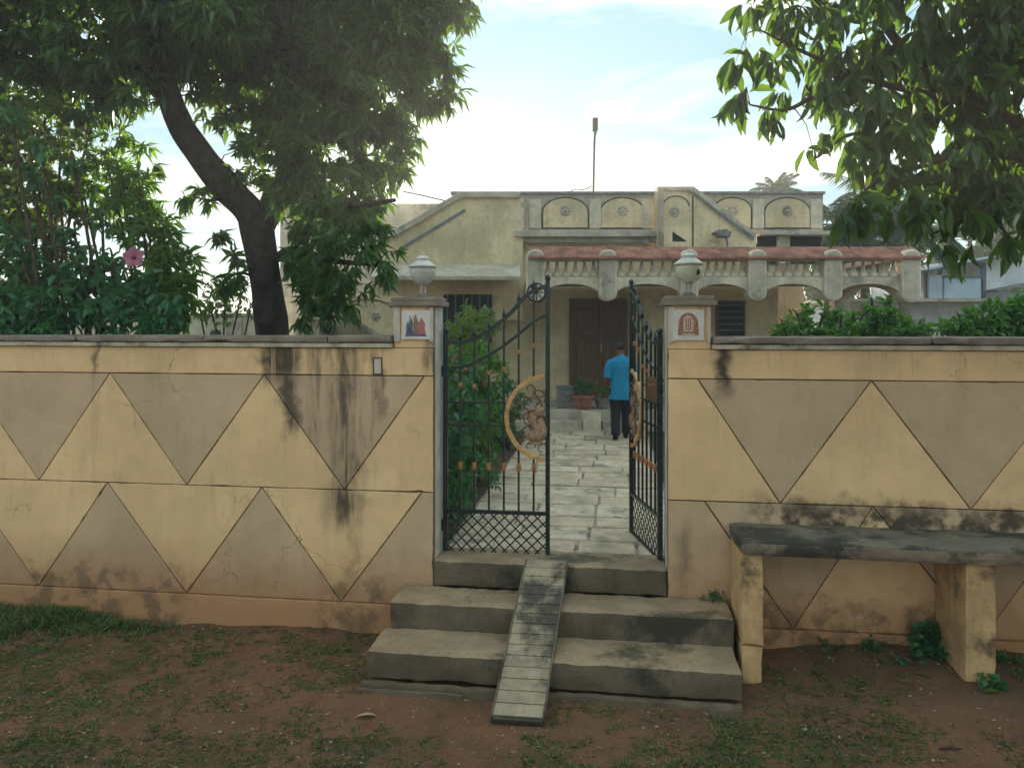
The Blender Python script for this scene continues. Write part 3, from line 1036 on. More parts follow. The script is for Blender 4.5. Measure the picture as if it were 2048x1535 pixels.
# ------------------------------------------------------------------ cement bench against the right wall
bn = thing('cement_bench', 'long blackened cement bench on square plastered piers against the wall', 'bench', (2.6, -0.3, 0), True)
part('seat', MB().worn(1.375, 5.6, -0.555, -0.033, 0.915, 1.005, .06, .005, round_=.02), 'bench', bn)
part('seat_nosing', MB().worn(1.377, 5.6, -0.585, -0.5605, 0.914, 0.996, .06, .005, round_=.02), 'bench_edge', bn)
for (a, b) in ((1.39, 1.545), (2.86, 3.055), (4.75, 4.95)):
    lg = part('leg', MB().worn(a, b, -0.53, -0.033, 0.27 if a < 2 else -0.1, 0.909, .04, .006, round_=.02), 'bench_leg', bn)
    if a < 2:
        part('leg', MB().worn(a + 0.004, b - 0.008, -0.525, -0.033, -0.1, 0.262, .04, .006, round_=.02), 'bench_leg', bn)


# ------------------------------------------------------------------ iron gate leaves
def gate_leaf(label, base, sx, ang):
    g = thing('gate_leaf', label, 'gate', base, True, 'leaves of the double gate')
    g.rotation_euler = (0, 0, WALLROT + ang)
    ORG[g.name] = (0, 0, 0)
    Wd = 0.885
    X = lambda x: sx * x

    def mk(name, mb, mat, bevel=0.0, **kw):
        if sx < 0:
            mb.v = [(-x, y, z) for x, y, z in mb.v]
            mb.f = [f[::-1] for f in mb.f]
        return part(name, mb, mat, g, bevel, **kw)
    top = smooth_path([(0, 0, 1.80), (0.16, 0, 1.79), (0.36, 0, 1.88), (0.54, 0, 2.02), (0.70, 0, 2.19), (0.86, 0, 2.26)], 6)
    low = smooth_path([(0, 0, 1.575), (0.18, 0, 1.59), (0.42, 0, 1.71), (0.60, 0, 1.84), (0.75, 0, 1.96), (0.86, 0, 2.02)], 6)
    tp = [(p.x, p.z) for p in top]
    lp = [(p.x, p.z) for p in low]

    def zt(x, pts):
        return float(np.interp(x, [q[0] for q in pts], [q[1] for q in pts]))
    mk('stile', MB().box(-0.022, 0.018, -0.02, 0.02, -0.01, 1.86), 'iron', 0.003)
    mk('stile', MB().box(Wd - 0.038, Wd - 0.002, -0.018, 0.018, -0.02, 2.30), 'iron', 0.003)
    mk('rail', MB().box(0.019, Wd - 0.039, -0.014, 0.014, -0.008, 0.024), 'iron', 0.002)
    mk('rail', MB().box(0.019, Wd - 0.039, -0.014, 0.014, 0.352, 0.382), 'iron', 0.002)
    for z in (1.085, 1.275):
        mk('rail', MB().box(0.019, 0.56 if z < 1.2 else 0.55, -0.010, 0.010, z, z + 0.016), 'iron')
    mk('curved_rail', MB().strip(tp, 0.032, -0.016, 0.016), 'iron')
    mk('curved_rail', MB().strip(lp, 0.024, -0.014, 0.014), 'iron')
    cz, cr_ = 1.162, 0.345
    cx = Wd - 0.02
    for i, x in enumerate((0.125, 0.245, 0.370, 0.497, 0.622, 0.748)):
        zt_ = zt(x, tp)
        h = cr_ * cr_ - (x - cx) ** 2
        if h > 0.012:
            q = math.sqrt(h)
            mk('bar', MB().box(x - 0.008, x + 0.008, -0.008, 0.008, 0.383, cz - q), 'iron')
            mk('bar', MB().box(x - 0.008, x + 0.008, -0.008, 0.008, cz + q, zt_), 'iron')
        else:
            mk('bar', MB().box(x - 0.008, x + 0.008, -0.008, 0.008, 0.383, zt_), 'iron')
        mk('collar', MB().lathe([(0.010, 0), (0.021, 0.005), (0.014, 0.018), (0.023, 0.032), (0.014, 0.046), (0.021, 0.060), (0.010, 0.066)], (x, 0, 0.715), 10), 'copper')
        zc = zt(x, lp) - 0.17 - 0.05 * (i % 2)
        mk('collar', MB().lathe([(0.010, 0), (0.020, 0.006), (0.014, 0.02), (0.020, 0.036), (0.010, 0.042)], (x, 0, zc), 10), 'copper')
        mk('finial', MB().lathe([(0.006, 0), (0.018, 0.02), (0.012, 0.045), (0.003, 0.085)], (x, 0, zt_ + 0.012), 8), 'iron')
    # lattice of flat bars in the foot
    x0, x1, z0, z1 = 0.019, Wd - 0.039, 0.025, 0.351
    p = 0.092
    for sgn in (1, -1):
        k = -6
        while k < 16:
            c = x0 + k * p
            pts = []
            for z in (z0, z1):
                x = c + (z - z0) if sgn > 0 else c + (z1 - z)
                pts.append([x, z])
            (xa, za), (xb, zb) = pts
            # clip to the panel in x
            def clip(xa, za, xb, zb):
                if max(xa, xb) <= x0 or min(xa, xb) >= x1:
                    return None
                t0, t1 = 0.0, 1.0
                dx = xb - xa
                for lim, s in ((x0, 1), (x1, -1)):
                    tt = (lim - xa) / dx
                    if (dx > 0) == (s > 0):
                        t0 = max(t0, tt)
                    else:
                        t1 = min(t1, tt)
                if t1 - t0 < 0.04:
                    return None
                return (xa + dx * t0, za + (zb - za) * t0), (xa + dx * t1, za + (zb - za) * t1)
            r = clip(xa, za, xb, zb)
            if r:
                b_ = MB().bar(r[0], r[1], 0.011, 0.005)
                o_ = 0.0028 * sgn
                b_.v = [(q[0], q[1] + o_, q[2]) for q in b_.v]
                mk('lattice_bar', b_, 'iron')
            k += 1
    # half-round emblem: gilt rim with a relief of scrolls
    arc = [(cx + cr_ * math.cos(a), cz + cr_ * math.sin(a)) for a in lin(R(94), R(266), 40)]
    em = mk('emblem_rim', MB().strip(arc, 0.036, -0.016, 0.016), 'ring', 0.004)
    em2 = MB()
    cy = -0.012

    def scroll(c, r0, r1, a0, a1, th, n=18):
        pts = []
        for i in range(n):
            t = i / (n - 1)
            a = R(a0 + (a1 - a0) * t)
            r = r0 + (r1 - r0) * t
            pts.append((c[0] + r * math.cos(a), cy - 0.006 * math.sin(t * 3.1), c[1] + r * math.sin(a)))
        em2.tube(pts, [th * (1 - 0.5 * i / n) for i in range(n)], 6)
    for c, r0, r1, a0, a1, th in (((cx - .10, cz + .10), .10, .03, 200, -60, .010), ((cx - .14, cz - .02), .09, .02, 60, 330, .009), ((cx - .06, cz - .02), .05, .015, 0, 300, .010),
                                  ((cx - .09, cz + .18), .08, .02, -40, 220, .008), ((cx - .20, cz + .02), .07, .02, 100, -120, .007), ((cx - .05, cz + .22), .06, .02, 180, 420, .008),
                                  ((cx - .17, cz - .13), .07, .02, 30, 280, .008), ((cx - .25, cz - .06), .05, .015, 90, 330, .007), ((cx - .24, cz + .07), .055, .015, 60, 300, .007), ((cx - .15, cz + .24), .05, .012, -30, 230, .007), ((cx - .05, cz - .26), .05, .012, 30, 300, .007), ((cx - .15, cz - .24), .05, .012, 0, 260, .007), ((cx - .22, cz - .17), .04, .012, 60, 330, .006), ((cx - .06, cz + .09), .045, .01, 90, 400, .008), ((cx - .20, cz + .13), .06, .02, 0, 240, .007)):
        scroll(c, r0, r1, a0, a1, th)
    mk('emblem_scrolls', em2, 'relief')
    body = MB()
    body.ellipsoid((cx - .085, 0, cz - .06), (.075, .022, .095)).ellipsoid((cx - .10, 0, cz - .15), (.105, .020, .050)).ellipsoid((cx - .07, -.006, cz + .065), (.048, .022, .055))
    body.ellipsoid((cx - .145, 0, cz + .01), (.035, .016, .05)).ellipsoid((cx - .04, -.01, cz - .11), (.04, .022, .07))
    mk('emblem_relief', body, 'relief2')
    mk('emblem_shelf', MB().box(cx - .165, cx - .02, -0.02, 0.014, cz - .225, cz - .197), 'relief2', 0.004)
    # pierced disc at the head of the meeting stile
    dc = (Wd - 0.115, 2.205)
    ring = [(dc[0] + .075 * math.cos(a), 0, dc[1] + .075 * math.sin(a)) for a in lin(0, 2 * math.pi, 26)]
    hd = MB().tube(ring, 0.009, 6, cap=False)
    for a in (0, 45, 90, 135):
        ca, sa = math.cos(R(a)) * .07, math.sin(R(a)) * .07
        hd.tube([(dc[0] - ca, 0, dc[1] - sa), (dc[0] + ca, 0, dc[1] + sa)], 0.005, 5)
    mk('head_disc', hd, 'iron')
    mk('ball', MB().ellipsoid((0, 0, 1.885), (.026, .026, .028)), 'iron')
    mk('ball', MB().ellipsoid((Wd - .02, 0, 2.325), (.024, .024, .03)), 'iron')
    if sx < 0:
        mk('lock_plate', MB().box(0.03, 0.34, -0.012, 0.012, 1.292, 1.50), 'relief', 0.004)
    for z in (0.20, 1.50):
        mk('hinge', MB().tube([(-0.032, 0, z), (-0.032, 0, z + 0.09)], 0.014, 8), 'iron')
    return g


gate_leaf('closed iron gate leaf with half sun emblem, beside the long rain stain', (-0.905, 0.25, 0.575), 1, 0.0)
gate_leaf('iron gate leaf swung open inwards, edge of its emblem hiding the walker', (0.875, 0.25, 0.575), -1, R(-76))


# ------------------------------------------------------------------ pillar lamps
def lamp(u, label, glass, hole):
    l = thing('pillar_lamp', label, 'lamp', (u, 0.13, 2.739), True, 'lamps on the gate pillars')
    ORG[l.name] = (0, 0, 0)
    part('base', MB().lathe([(.052, 0), (.052, .018), (.036, .026), (.034, .034)]), 'lampbase', l)
    for a in (30, 150, 270):
        q = (.022 * math.cos(R(a)), .022 * math.sin(R(a)))
        part('stem', MB().tube([(q[0], q[1], .032), (q[0], q[1], .102)], .0085, 8), 'lampmetal', l)
    gl = part('globe', MB().lathe([(.030, .100), (.052, .112), (.082, .140), (.101, .180), (.106, .218), (.102, .252)], n=28), glass, l)
    if hole:
        part('broken_patch', MB().ellipsoid((.058, -.073, .192), (.022, .016, .028), 12, 8), 'rust', gl)
    cp = part('cap', MB().lathe([(.118, .250), (.120, .257), (.100, .272), (.072, .293), (.056, .306), (.052, .314), (.062, .318), (.060, .324), (.046, .336), (.030, .346), (.012, .352)], n=28), 'lampcap', l)
    part('finial', MB().lathe([(.010, .350), (.016, .357), (.010, .366), (.003, .372)], n=12), 'lampcap', cp)


lamp(-1.075, 'white globe lamp on the pillar with the three-figure tile', 'globe', False)
lamp(1.095, 'cream globe lamp with a dark broken patch on its glass', 'globe2', True)


# ================================================================== THE HOUSE
YF = 15.5                                           # main front
HX = lambda px, Y=YF: (px - 1024) / F * Y
HZ = lambda py, Y=YF: CAM_H + (HORIZON - py) / F * Y
house = thing('house', 'cream flat-roofed house with arched parapet panels and a tiled porch', 'house', (1.2, YF, YARD))
FLOOR = YARD + 0.31
XL, XR = HX(742), HX(1556)
ZCOR = HZ(468)
hw = MB().box(XL, XR, YF, YF + 7, YARD - 0.1, ZCOR - 0.2)
hw.box(XR + 0.003, HX(1640), YF + 0.9, YF + 7, YARD - 0.1, ZCOR - 0.2)
part('wall', hw, 'hcream', house)
part('verandah_floor', MB().box(HX(1030, 13.9), 7.2, 13.75, YF - 0.003, YARD - 0.1, FLOOR), 'hgrey', house, 0.01)
for (a, b) in ((1030, 1163), (1203, 1420)):
    part('porch_step', MB().box(HX(a, 13.6), HX(b, 13.6), 13.42, 13.748, YARD - 0.1, YARD + 0.155), 'hgrey', house, 0.01)
part('step_block', MB().box(HX(1165, 13.5), HX(1200, 13.5), 13.34, 13.748, YARD - 0.1, FLOOR - 0.004), 'hpale', house, 0.01)

# roof slab, cornice and parapet of the terrace
part('cornice', MB().box(HX(1030), HX(1311), YF - 0.45, YF + 7, ZCOR - 0.10, ZCOR + 0.02).box(HX(1030), HX(1311), YF - 0.30, YF - 0.002, ZCOR - 0.199, ZCOR - 0.102), 'hgrey', house, 0.01)
part('cornice', MB().box(HX(1512), HX(1648), YF - 0.40, YF + 7, ZCOR - 0.06, ZCOR + 0.02), 'hgrey', house, 0.01)
part('clerestory', MB().box(HX(1512), HX(1640), YF - 0.06, YF - 0.003, ZCOR - 0.62, ZCOR - 0.062), 'dark', house)
part('post', MB().box(HX(1550), HX(1576), YF - 0.12, YF - 0.062, ZCOR - 0.62, ZCOR - 0.062), 'hpale', house, 0.01)
ZP = HZ(385)


def parapet(px0, px1, centres, pil, rv=0.0):
    x0, x1 = HX(px0), HX(px1)
    par = part('parapet', MB().box(x0, x1, YF - 0.10, YF + 0.06, ZCOR + 0.022, ZP - 0.055), 'hgrey', house)
    part('parapet_cap', MB().box(x0 - 0.03, x1 + 0.03, YF - 0.16, YF + 0.10, ZP - 0.053, ZP), 'blue_trim', par, 0.008)
    for c, hwid in centres:
        cx, zb = HX(c), ZCOR + 0.12
        r = hwid / F * YF
        zs = ZP - 0.14 - r * 0.62
        arc = [(cx + r * math.cos(a), zs + r * 0.62 * math.sin(a)) for a in lin(0, math.pi, 18)]
        out = [(cx + (r + .035) * math.cos(a), zs + (r * 0.62 + .035) * math.sin(a)) for a in lin(0, math.pi, 18)]
        part('arch_line', MB().prism([(cx - r - .035, zb - .03), (cx + r + .035, zb - .03)] + out, YF - 0.108, YF - 0.1005), 'groove', par)
        part('arch_panel', MB().prism([(cx - r, zb), (cx + r, zb)] + arc, YF - 0.122, YF - 0.1085, 0, 0.006), 'hcream', par)
        ro = MB().lathe([(.055, 0), (.055, .01), (.03, .02)], n=14)
        for k in range(8):
            a = k * math.pi / 4
            ro.ellipsoid((.085 * math.cos(a), .085 * math.sin(a), .006), (.035, .035, .012), 8, 5)
        ro.v = [(cx + x, YF - 0.124 - z, ZCOR + 0.46 + y) for x, y, z in ro.v]
        part('rosette', ro, 'hgrey', par)
    for c in pil:
        part('pilaster', MB().box(HX(c) - .12, HX(c) + .12, YF - 0.135, YF - 0.1005, ZCOR + 0.10, ZP - 0.16), 'hpale', par, 0.02)


parapet(905, 1313, [(965, 45), (1130, 44), (1243, 42)], [1036, 1070, 1189, 1293])
parapet(1386, 1642, [(1462, 36), (1571, 44)], [1513, 1628])

# stair tower with the long diagonal band
YT = YF - 0.5
T = lambda px, py: (HX(px, YT), HZ(py, YT))
tw = part('stair_tower', MB().prism([T(1315, 500), T(1512, 500), T(1512, 470), T(1386, 373), T(1315, 373)], YT, YF - 0.17), 'hcream', house)
part('tower_band', MB().strip([T(1322, 500), T(1322, 378), T(1384, 378), T(1510, 472)], 0.10, YT - 0.05, YT - 0.001), 'hgrey', tw, 0.01)
part('tower_band', MB().strip([T(1372, 380), T(1384, 384), T(1505, 480)], 0.035, YT - 0.075, YT - 0.0515), 'blue_trim', tw)
part('joint', MB().box(*sorted((HX(1384, YT), HX(1387, YT))), YT - 0.012, YT - 0.001, HZ(500, YT), HZ(392, YT)), 'groove', tw)
arc = [(HX(1352, YT) + .26 * math.cos(a), HZ(412, YT) + .20 * math.sin(a)) for a in lin(0, math.pi, 14)]
part('arch_line', MB().strip(arc, 0.02, YT - 0.015, YT - 0.001), 'groove', tw)
ro = MB().lathe([(.05, 0), (.05, .01), (.03, .02)], n=14)
for k in range(8):
    ro.ellipsoid((.08 * math.cos(k * math.pi / 4), .08 * math.sin(k * math.pi / 4), .006), (.032, .032, .012), 8, 5)
ro.v = [(HX(1349, YT) + x, YT - 0.003 - z, HZ(424, YT) + y) for x, y, z in ro.v]
part('rosette', ro, 'hgrey', tw)
part('vent_opening', MB().prism([T(1345, 483), T(1374, 483), T(1345, 463)], YT - 0.006, YT - 0.001), 'dark', tw)

# left wing: lower roof, gable slope and sunshade over the recessed front
YW = YF - 0.35
T = lambda px, py, Y=YW: (HX(px, Y), HZ(py, Y))
gb = part('gable_wall', MB().prism([T(742, 640), T(1046, 640), T(1046, 470), T(1036, 392), T(920, 388), T(765, 480), T(742, 480)], YW, YF - 0.105), 'hcream', house)
part('gable_band', MB().strip([T(764, 482), T(922, 390), T(1040, 390)], 0.12, YW - 0.07, YW - 0.001), 'hgrey', gb, 0.01)
part('gable_band', MB().strip([T(800, 498), T(930, 420)], 0.05, YW - 0.03, YW - 0.001), 'blue_trim', gb, 0.006)
part('sunshade', MB().add([(HX(760), YW - 0.75, HZ(560) - .06), (HX(1040), YW - 0.75, HZ(560) - .06), (HX(1040), YW - 0.002, HZ(535) - .06), (HX(760), YW - 0.002, HZ(535) - .06),
                           (HX(760), YW - 0.75, HZ(560) + .02), (HX(1040), YW - 0.75, HZ(560) + .02), (HX(1040), YW - 0.002, HZ(535) + .04), (HX(760), YW - 0.002, HZ(535) + .04)],
                          [(0, 3, 2, 1), (4, 5, 6, 7), (0, 1, 5, 4), (1, 2, 6, 5), (2, 3, 7, 6), (3, 0, 4, 7)]), 'hgrey', house, 0.01)
part('back_parapet', MB().box(HX(560, 19), HX(905, 19), 19, 19.2, YARD, HZ(407, 19)), 'hpale', house, 0.01)
wl = part('window', MB().box(HX(890), HX(985), YW - 0.03, YW - 0.001, HZ(690), HZ(590)), 'dark', house)
for k in range(6):
    x = HX(890) + 0.08 + k * (HX(985) - HX(890) - 0.16) / 5
    part('grille_bar', MB().box(x - .012, x + .012, YW - 0.05, YW - 0.031, HZ(690), HZ(590)), 'nframe', wl)
# outer stair on the left with its sloping underside
YS = 12.6
T = lambda px, py: (HX(px, YS), HZ(py, YS))
sw = part('stair_flank', MB().prism([T(762, 672), T(800, 700), T(800, 592), T(640, 592), T(640, 606)], YS, YS + 0.9), 'hcream', house)
part('stair_soffit_band', MB().strip([T(640, 606), T(762, 672), T(812, 700)], 0.09, YS - 0.05, YS - 0.001), 'hgrey', sw, 0.01)
part('stair_wall', MB().box(HX(560, YS), HX(800, YS), YS + 0.902, YS + 1.05, YARD - .1, HZ(640, YS)), 'lcream', house)
arc = [(HX(735, YS) + .42 * math.cos(a), HZ(620, YS) + .18 * math.sin(a)) for a in lin(0.2, math.pi - 0.2, 14)]
part('arch_line', MB().strip(arc, 0.02, YS - 0.012, YS - 0.001), 'groove', sw)
ro = MB().lathe([(.035, 0), (.035, .01), (.02, .02)], n=12)
for k in range(6):
    ro.ellipsoid((.055 * math.cos(k * math.pi / 3), .055 * math.sin(k * math.pi / 3), .005), (.024, .024, .01), 8, 5)
ro.v = [(HX(752, YS) + x, YS - 0.003 - z, HZ(634, YS) + y) for x, y, z in ro.v]
part('rosette', ro, 'hgrey', sw)

# door and window under the porch
dx0, dx1 = HX(1147), HX(1246)
dz1 = HZ(606)
fr = part('door_frame', MB().box(dx0 - .09, dx0, YF - .07, YF - .001, FLOOR, dz1 + .09).box(dx1, dx1 + .09, YF - .07, YF - .001, FLOOR, dz1 + .09).box(dx0, dx1, YF - .07, YF - .001, dz1, dz1 + .09), 'wood', house, 0.006)
xm = (dx0 + dx1) / 2
for a, b in ((dx0, xm - .004), (xm + .004, dx1)):
    dl = part('door', MB().box(a, b, YF - .045, YF - .002, FLOOR + .01, dz1 - .003), 'wood', house, 0.004)
    for z0, z1 in ((.12, .62), (.72, 1.22), (1.32, 1.92)):
        part('door_panel', MB().prism([(a + .07, FLOOR + z0), (b - .07, FLOOR + z0), (b - .07, FLOOR + z1), (a + .07, FLOOR + z1)], YF - .058, YF - .0455, 0, 0.012), 'wood', dl)
part('door_handle', MB().tube([(xm + .05, YF - .09, FLOOR + 1.0), (xm + .05, YF - .09, FLOOR + 1.18)], .012, 8), 'lampmetal', house)
wx0, wx1, wz0, wz1 = HX(1436), HX(1484), FLOOR + .75, HZ(606)
wd = part('window', MB().box(wx0, wx1, YF - .02, YF - .001, wz0, wz1), 'dark', house)
part('window_frame', MB().box(wx0 - .05, wx0, YF - .06, YF - .001, wz0 - .05, wz1 + .05).box(wx1, wx1 + .05, YF - .06, YF - .001, wz0 - .05, wz1 + .05)
     .box(wx0, wx1, YF - .06, YF - .001, wz1, wz1 + .05).box(wx0, wx1, YF - .06, YF - .001, wz0 - .05, wz0), 'wood', wd, 0.004)
for k in range(10):
    z = wz0 + .05 + k * (wz1 - wz0 - .1) / 9
    part('louvre', MB().box(wx0 + .002, wx1 - .002, YF - .055, YF - .021, z - .008, z + .02), 'nframe', wd)

# porch: terrace slab, arcade fascia with hanging piers, balustrade and tiled rail
YP = 13.0
P = lambda px, py: (HX(px, YP), HZ(py, YP))
xa, xb = HX(1052, YP), HX(1838, YP)
zs0, zs1 = HZ(565, YP), HZ(549, YP)
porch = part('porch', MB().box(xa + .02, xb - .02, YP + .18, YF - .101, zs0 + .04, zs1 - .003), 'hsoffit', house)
piers = [1070, 1215, 1377, 1513, 1664, 1819]
zspring, zcrown = HZ(599, YP), HZ(567, YP)


def arch_pts(x0, x1, z_top):
    cx, r = (x0 + x1) / 2, (x1 - x0) / 2
    lo = [(cx - r * math.cos(a), zspring + (zcrown - zspring) * math.sin(a) ** 0.9 if math.sin(a) > 0 else zspring) for a in lin(0, math.pi, 22)]
    return [(x1, z_top), (x0, z_top)] + lo


bal = MB().lathe([(.085, 0), (.080, .03), (.058, .08), (.040, .14), (.030, .20), (.026, .25), (.030, .29), (.036, .31)], n=10)
bal_me = mesh_from('baluster', bal)
bal_me.materials.append(M['hpale'])
zb0 = HZ(553, YP) + .002
zb1 = HZ(516, YP)
for i in range(len(piers) - 1):
    x0, x1 = HX(piers[i], YP) + .15, HX(piers[i + 1], YP) - .15
    fa = part('arch_fascia', MB().prism(arch_pts(x0 - .06, x1 + .06, HZ(553, YP)), YP + .03, YP + .18), 'hpale', porch)
    nbal = 6
    for k in range(nbal):
        x = x0 + (k + 0.5) * (x1 - x0) / nbal
        part('baluster', bal_me, None, porch, loc=(x, YP + .10, zb0))
for i, c in enumerate(piers):
    x = HX(c, YP)
    w2, z0, z1 = (.155 if i < 5 else .165), HZ(602 + (3 if i == 5 else 0), YP), HZ(499, YP)
    cap_ = [(x + w2 * math.cos(a), z1 - w2 * .8 + w2 * .8 * math.sin(a)) for a in lin(0, math.pi, 12)] + [(x - w2 * math.cos(a), z0 + w2 * .8 - w2 * .8 * math.sin(a)) for a in lin(0, math.pi, 12)]
    part('hanging_pier', MB().prism(cap_, YP - .08, YP + .20, 0, 0.02), 'hpale', porch)
    inn = inset(cap_, 0.035)
    part('hanging_pier_panel', MB().prism(inn, YP - .090, YP - .0805, 0, 0.004), 'hgrey', porch)
part('rail_beam', MB().box(xa + .05, xb - .05, YP + .02, YP + .19, zb1 - .05, zb1 + .02), 'hpale', porch)
tl = MB()
per = 0.049
nrib = int((xb - xa) / per)
vs, fs = [], []
prof = [(YP - .14, zb1 - .005), (YP + .10, zb1 + .125), (YP + .30, zb1 + .215), (YP + .42, zb1 + .20)]
cols = nrib * 6 + 1
for j, (y, z) in enumerate(prof):
    for i in range(cols):
        vs.append((xa + .05 + i * per / 6, y, z + .017 * abs(math.sin(math.pi * i / 6)) - 0.005 * (j == 1)))
for j in range(3):
    for i in range(cols - 1):
        fs.append((j * cols + i, j * cols + i + 1, (j + 1) * cols + i + 1, (j + 1) * cols + i))
tl.add(vs, fs, 0, False)
vs2 = [(x, y, z - .03) for x, y, z in vs]
tl.add(vs2, [f[::-1] for f in fs])
tl.add([vs[i] for i in range(cols)] + [vs2[i] for i in range(cols)], [(cols + i, cols + i + 1, i + 1, i) for i in range(cols - 1)])
part('tile_rail', tl, 'roof', porch, label='narrow strip of red clay roof tiles', kind='stuff')
# right return of the arcade and the post at its back
ysp = [YP + .35, YF - .05]
lo = [((ysp[0] + ysp[1]) / 2 - (ysp[1] - ysp[0]) / 2 * math.cos(a), zspring + (zcrown - zspring) * math.sin(a)) for a in lin(0, math.pi, 18)]
poly = [(ysp[1], HZ(553, YP)), (ysp[0], HZ(553, YP))] + lo
sf = MB().prism(poly, 0, .15)
sf.v = [(xb - .14 - y, x, z) for x, y, z in sf.v]
part('side_arch_fascia', sf, 'hpale', porch)
part('side_post', MB().box(xb - .40, xb - .10, YF - .06, YF + .26, YARD - .1, HZ(516, YP)), 'hgrey', house, 0.02)
for k in range(9):
    part('baluster', bal_me, None, porch, loc=(xb - .215, YP + .45 + k * .235, zb0))
part('side_rail', MB().box(xb - .31, xb - .12, YP + .45, YF - .07, zb1 - .04, zb1 + .06), 'roof', porch, 0.01)

# things on the roof
pole = thing('roof_lamp_pole', 'thin dark pole with a box lamp standing on the house roof', 'lamp pole', (HX(1186, 16), 16.0, ZCOR))
x, zt = HX(1186, 16), HZ(262, 16)
part('pole', MB().tube(smooth_path([(x, 16, ZCOR), (x + .01, 16, ZCOR + 1.0), (x + .03, 16, zt - .3), (x + .045, 16, zt)], 4), .022, 8), 'steel', pole)
part('lamp_head', MB().box(x - .012, x + .10, 15.92, 16.06, zt - .01, zt + .27), 'steel', pole, 0.02)
part('bracket', MB().box(x + .02, x + .07, 15.96, 16.02, zt - .09, zt - .011), 'steel', pole, 0.005)
cb = MB().tube(smooth_path([at(806, 383, 17.0), at(845, 391, 17.2), at(900, 404, 17.6)], 8), .015, 5)
solo('roof_cable', cb, 'steel', at(850, 392, 17.2)[:], label='slack black cable running from the mango crown to the roof', cat='cable')
cb = MB().tube(smooth_path([at(1135, 386, 15.9), at(1150, 379, 15.9), at(1168, 379, 15.9), at(1183, 372, 16.0)], 8), .012, 5)
solo('roof_cable', cb, 'steel', at(1160, 380, 15.9)[:], label='short curved cable on the parapet at the foot of the lamp pole', cat='cable')
dish = thing('wall_floodlight', 'tilted grey floodlight on the stair tower above the tiled rail', 'floodlight', at(1446, 482, 14.8)[:])
c = at(1444, 468, 14.75)
hd = MB().prism([(-.19, .02), (-.06, -.06), (.12, -.075), (.16, .03), (.06, .085), (-.10, .075)], -.14, .14, 0, .02)
hd.v = [(c.x + x, c.y + y, c.z + z) for x, y, z in hd.v]
part('lamp_housing', hd, 'potgrey', dish)
part('arm', MB().tube([c + Vector((.08, 0, -.05)), c + Vector((.14, .05, -.30))], .02, 8), 'nframe', dish)

# ================================================================== NEIGHBOURS
YN = 21.0
nb_ = thing('neighbour_house', 'white and pale blue neighbouring house with a steel framed lean-to roof', 'house', (HX(1980, YN), YN, YARD))
T = lambda px, py: (HX(px, YN), HZ(py, YN))
part('wall', MB().box(HX(1700, YN), HX(2250, YN), YN + .6, YN + 7, YARD - .2, HZ(600, YN)), 'nwhite', nb_)
part('slab', MB().box(HX(1690, YN), HX(2260, YN), YN - .5, YN + 7, HZ(604, YN), HZ(598, YN)), 'hgrey', nb_, .01)
for a, b, t_ in ((1842, 1868, 551), (1872, 1944, 557)):
    part('balcony_panel', MB().box(HX(a, YN), HX(b, YN), YN - .4, YN - .32, HZ(597, YN), HZ(t_, YN)), 'nblue', nb_, .01)
part('balcony_rail', MB().box(HX(1870, YN), HX(1946, YN), YN - .45, YN - .28, HZ(556.5, YN), HZ(553.5, YN)), 'nframe', nb_)
for px in (1842, 1870, 1957):
    part('roof_post', MB().box(HX(px, YN) - .04, HX(px, YN) + .04, YN - .28, YN - .2, HZ(597, YN), HZ(540 if px < 1900 else 526, YN)), 'nframe', nb_)
part('upper_wall', MB().prism([T(1946, 597), T(2250, 597), T(2250, 508), T(2000, 512), T(1946, 527)], YN - .18, YN + 6), 'nwhite', nb_)
part('lean_to_roof', MB().strip([T(1828, 545), T(1905, 530), T(1985, 516), T(2010, 511)], .07, YN - .7, YN + 4), 'nframe', nb_)
part('lean_to_fascia', MB().strip([T(1828, 541), T(1905, 526), T(1985, 512), T(2010, 507)], .06, YN - .75, YN - .701), 'nblue', nb_)
part('downpipe', MB().tube([at(1962, 530, YN - .3), at(1968, 575, YN - .3)], .03, 8), 'nframe', nb_)
part('sunshade', MB().strip([T(1955, 584), T(2048, 566), T(2130, 560)], .05, YN - .9, YN - .181), 'potgrey', nb_)
part('ground_band', MB().box(HX(1842, YN), HX(1890, YN), YN + .55, YN + .598, HZ(652, YN), HZ(648, YN)), 'nframe', nb_)

cw = thing('garden_wall', 'low cream wall far behind the mango trunk', 'wall', (HX(480, 17), 17, YARD))
part('wall', MB().box(HX(60, 17), HX(560, 17), 17, 17.25, YARD - .1, HZ(632, 17)), 'lcream', cw)
part('wall_cap', MB().box(HX(60, 17), HX(560, 17), 16.94, 17.31, HZ(632, 17) + .001, HZ(626, 17)), 'hgrey', cw, .01)
for px in (330, 470):
    part('pier', MB().box(HX(px, 17) - .17, HX(px, 17) + .17, 16.9, 16.999, YARD - .1, HZ(636, 17)), 'hgrey', cw, .01)
bt = thing('water_drum', 'black drum on the ground beside the low cream wall', 'drum', (HX(431, 15), 15, YARD))
part('drum', MB().lathe([(.10, 0), (.11, .02), (.11, 1.70), (.10, 1.75), (.06, 1.78)], (HX(431, 15), 15, YARD), 16), 'steel', bt)
part('hoop', MB().lathe([(.118, .9), (.122, .92), (.118, .94)], (HX(431, 15), 15, YARD), 16), 'nframe', bt)
mt = thing('meter_box', 'small grey box on a post beside the mango trunk', 'meter box', (HX(628, 12), 12, YARD))
part('post', MB().box(HX(620, 12), HX(634, 12), 12, 12.1, YARD - .1, HZ(640, 12)), 'hgrey', mt)
part('box', MB().box(HX(612, 12), HX(640, 12), 11.9, 12.15, HZ(640, 12) + .001, HZ(622, 12)), 'hgrey', mt, .01)
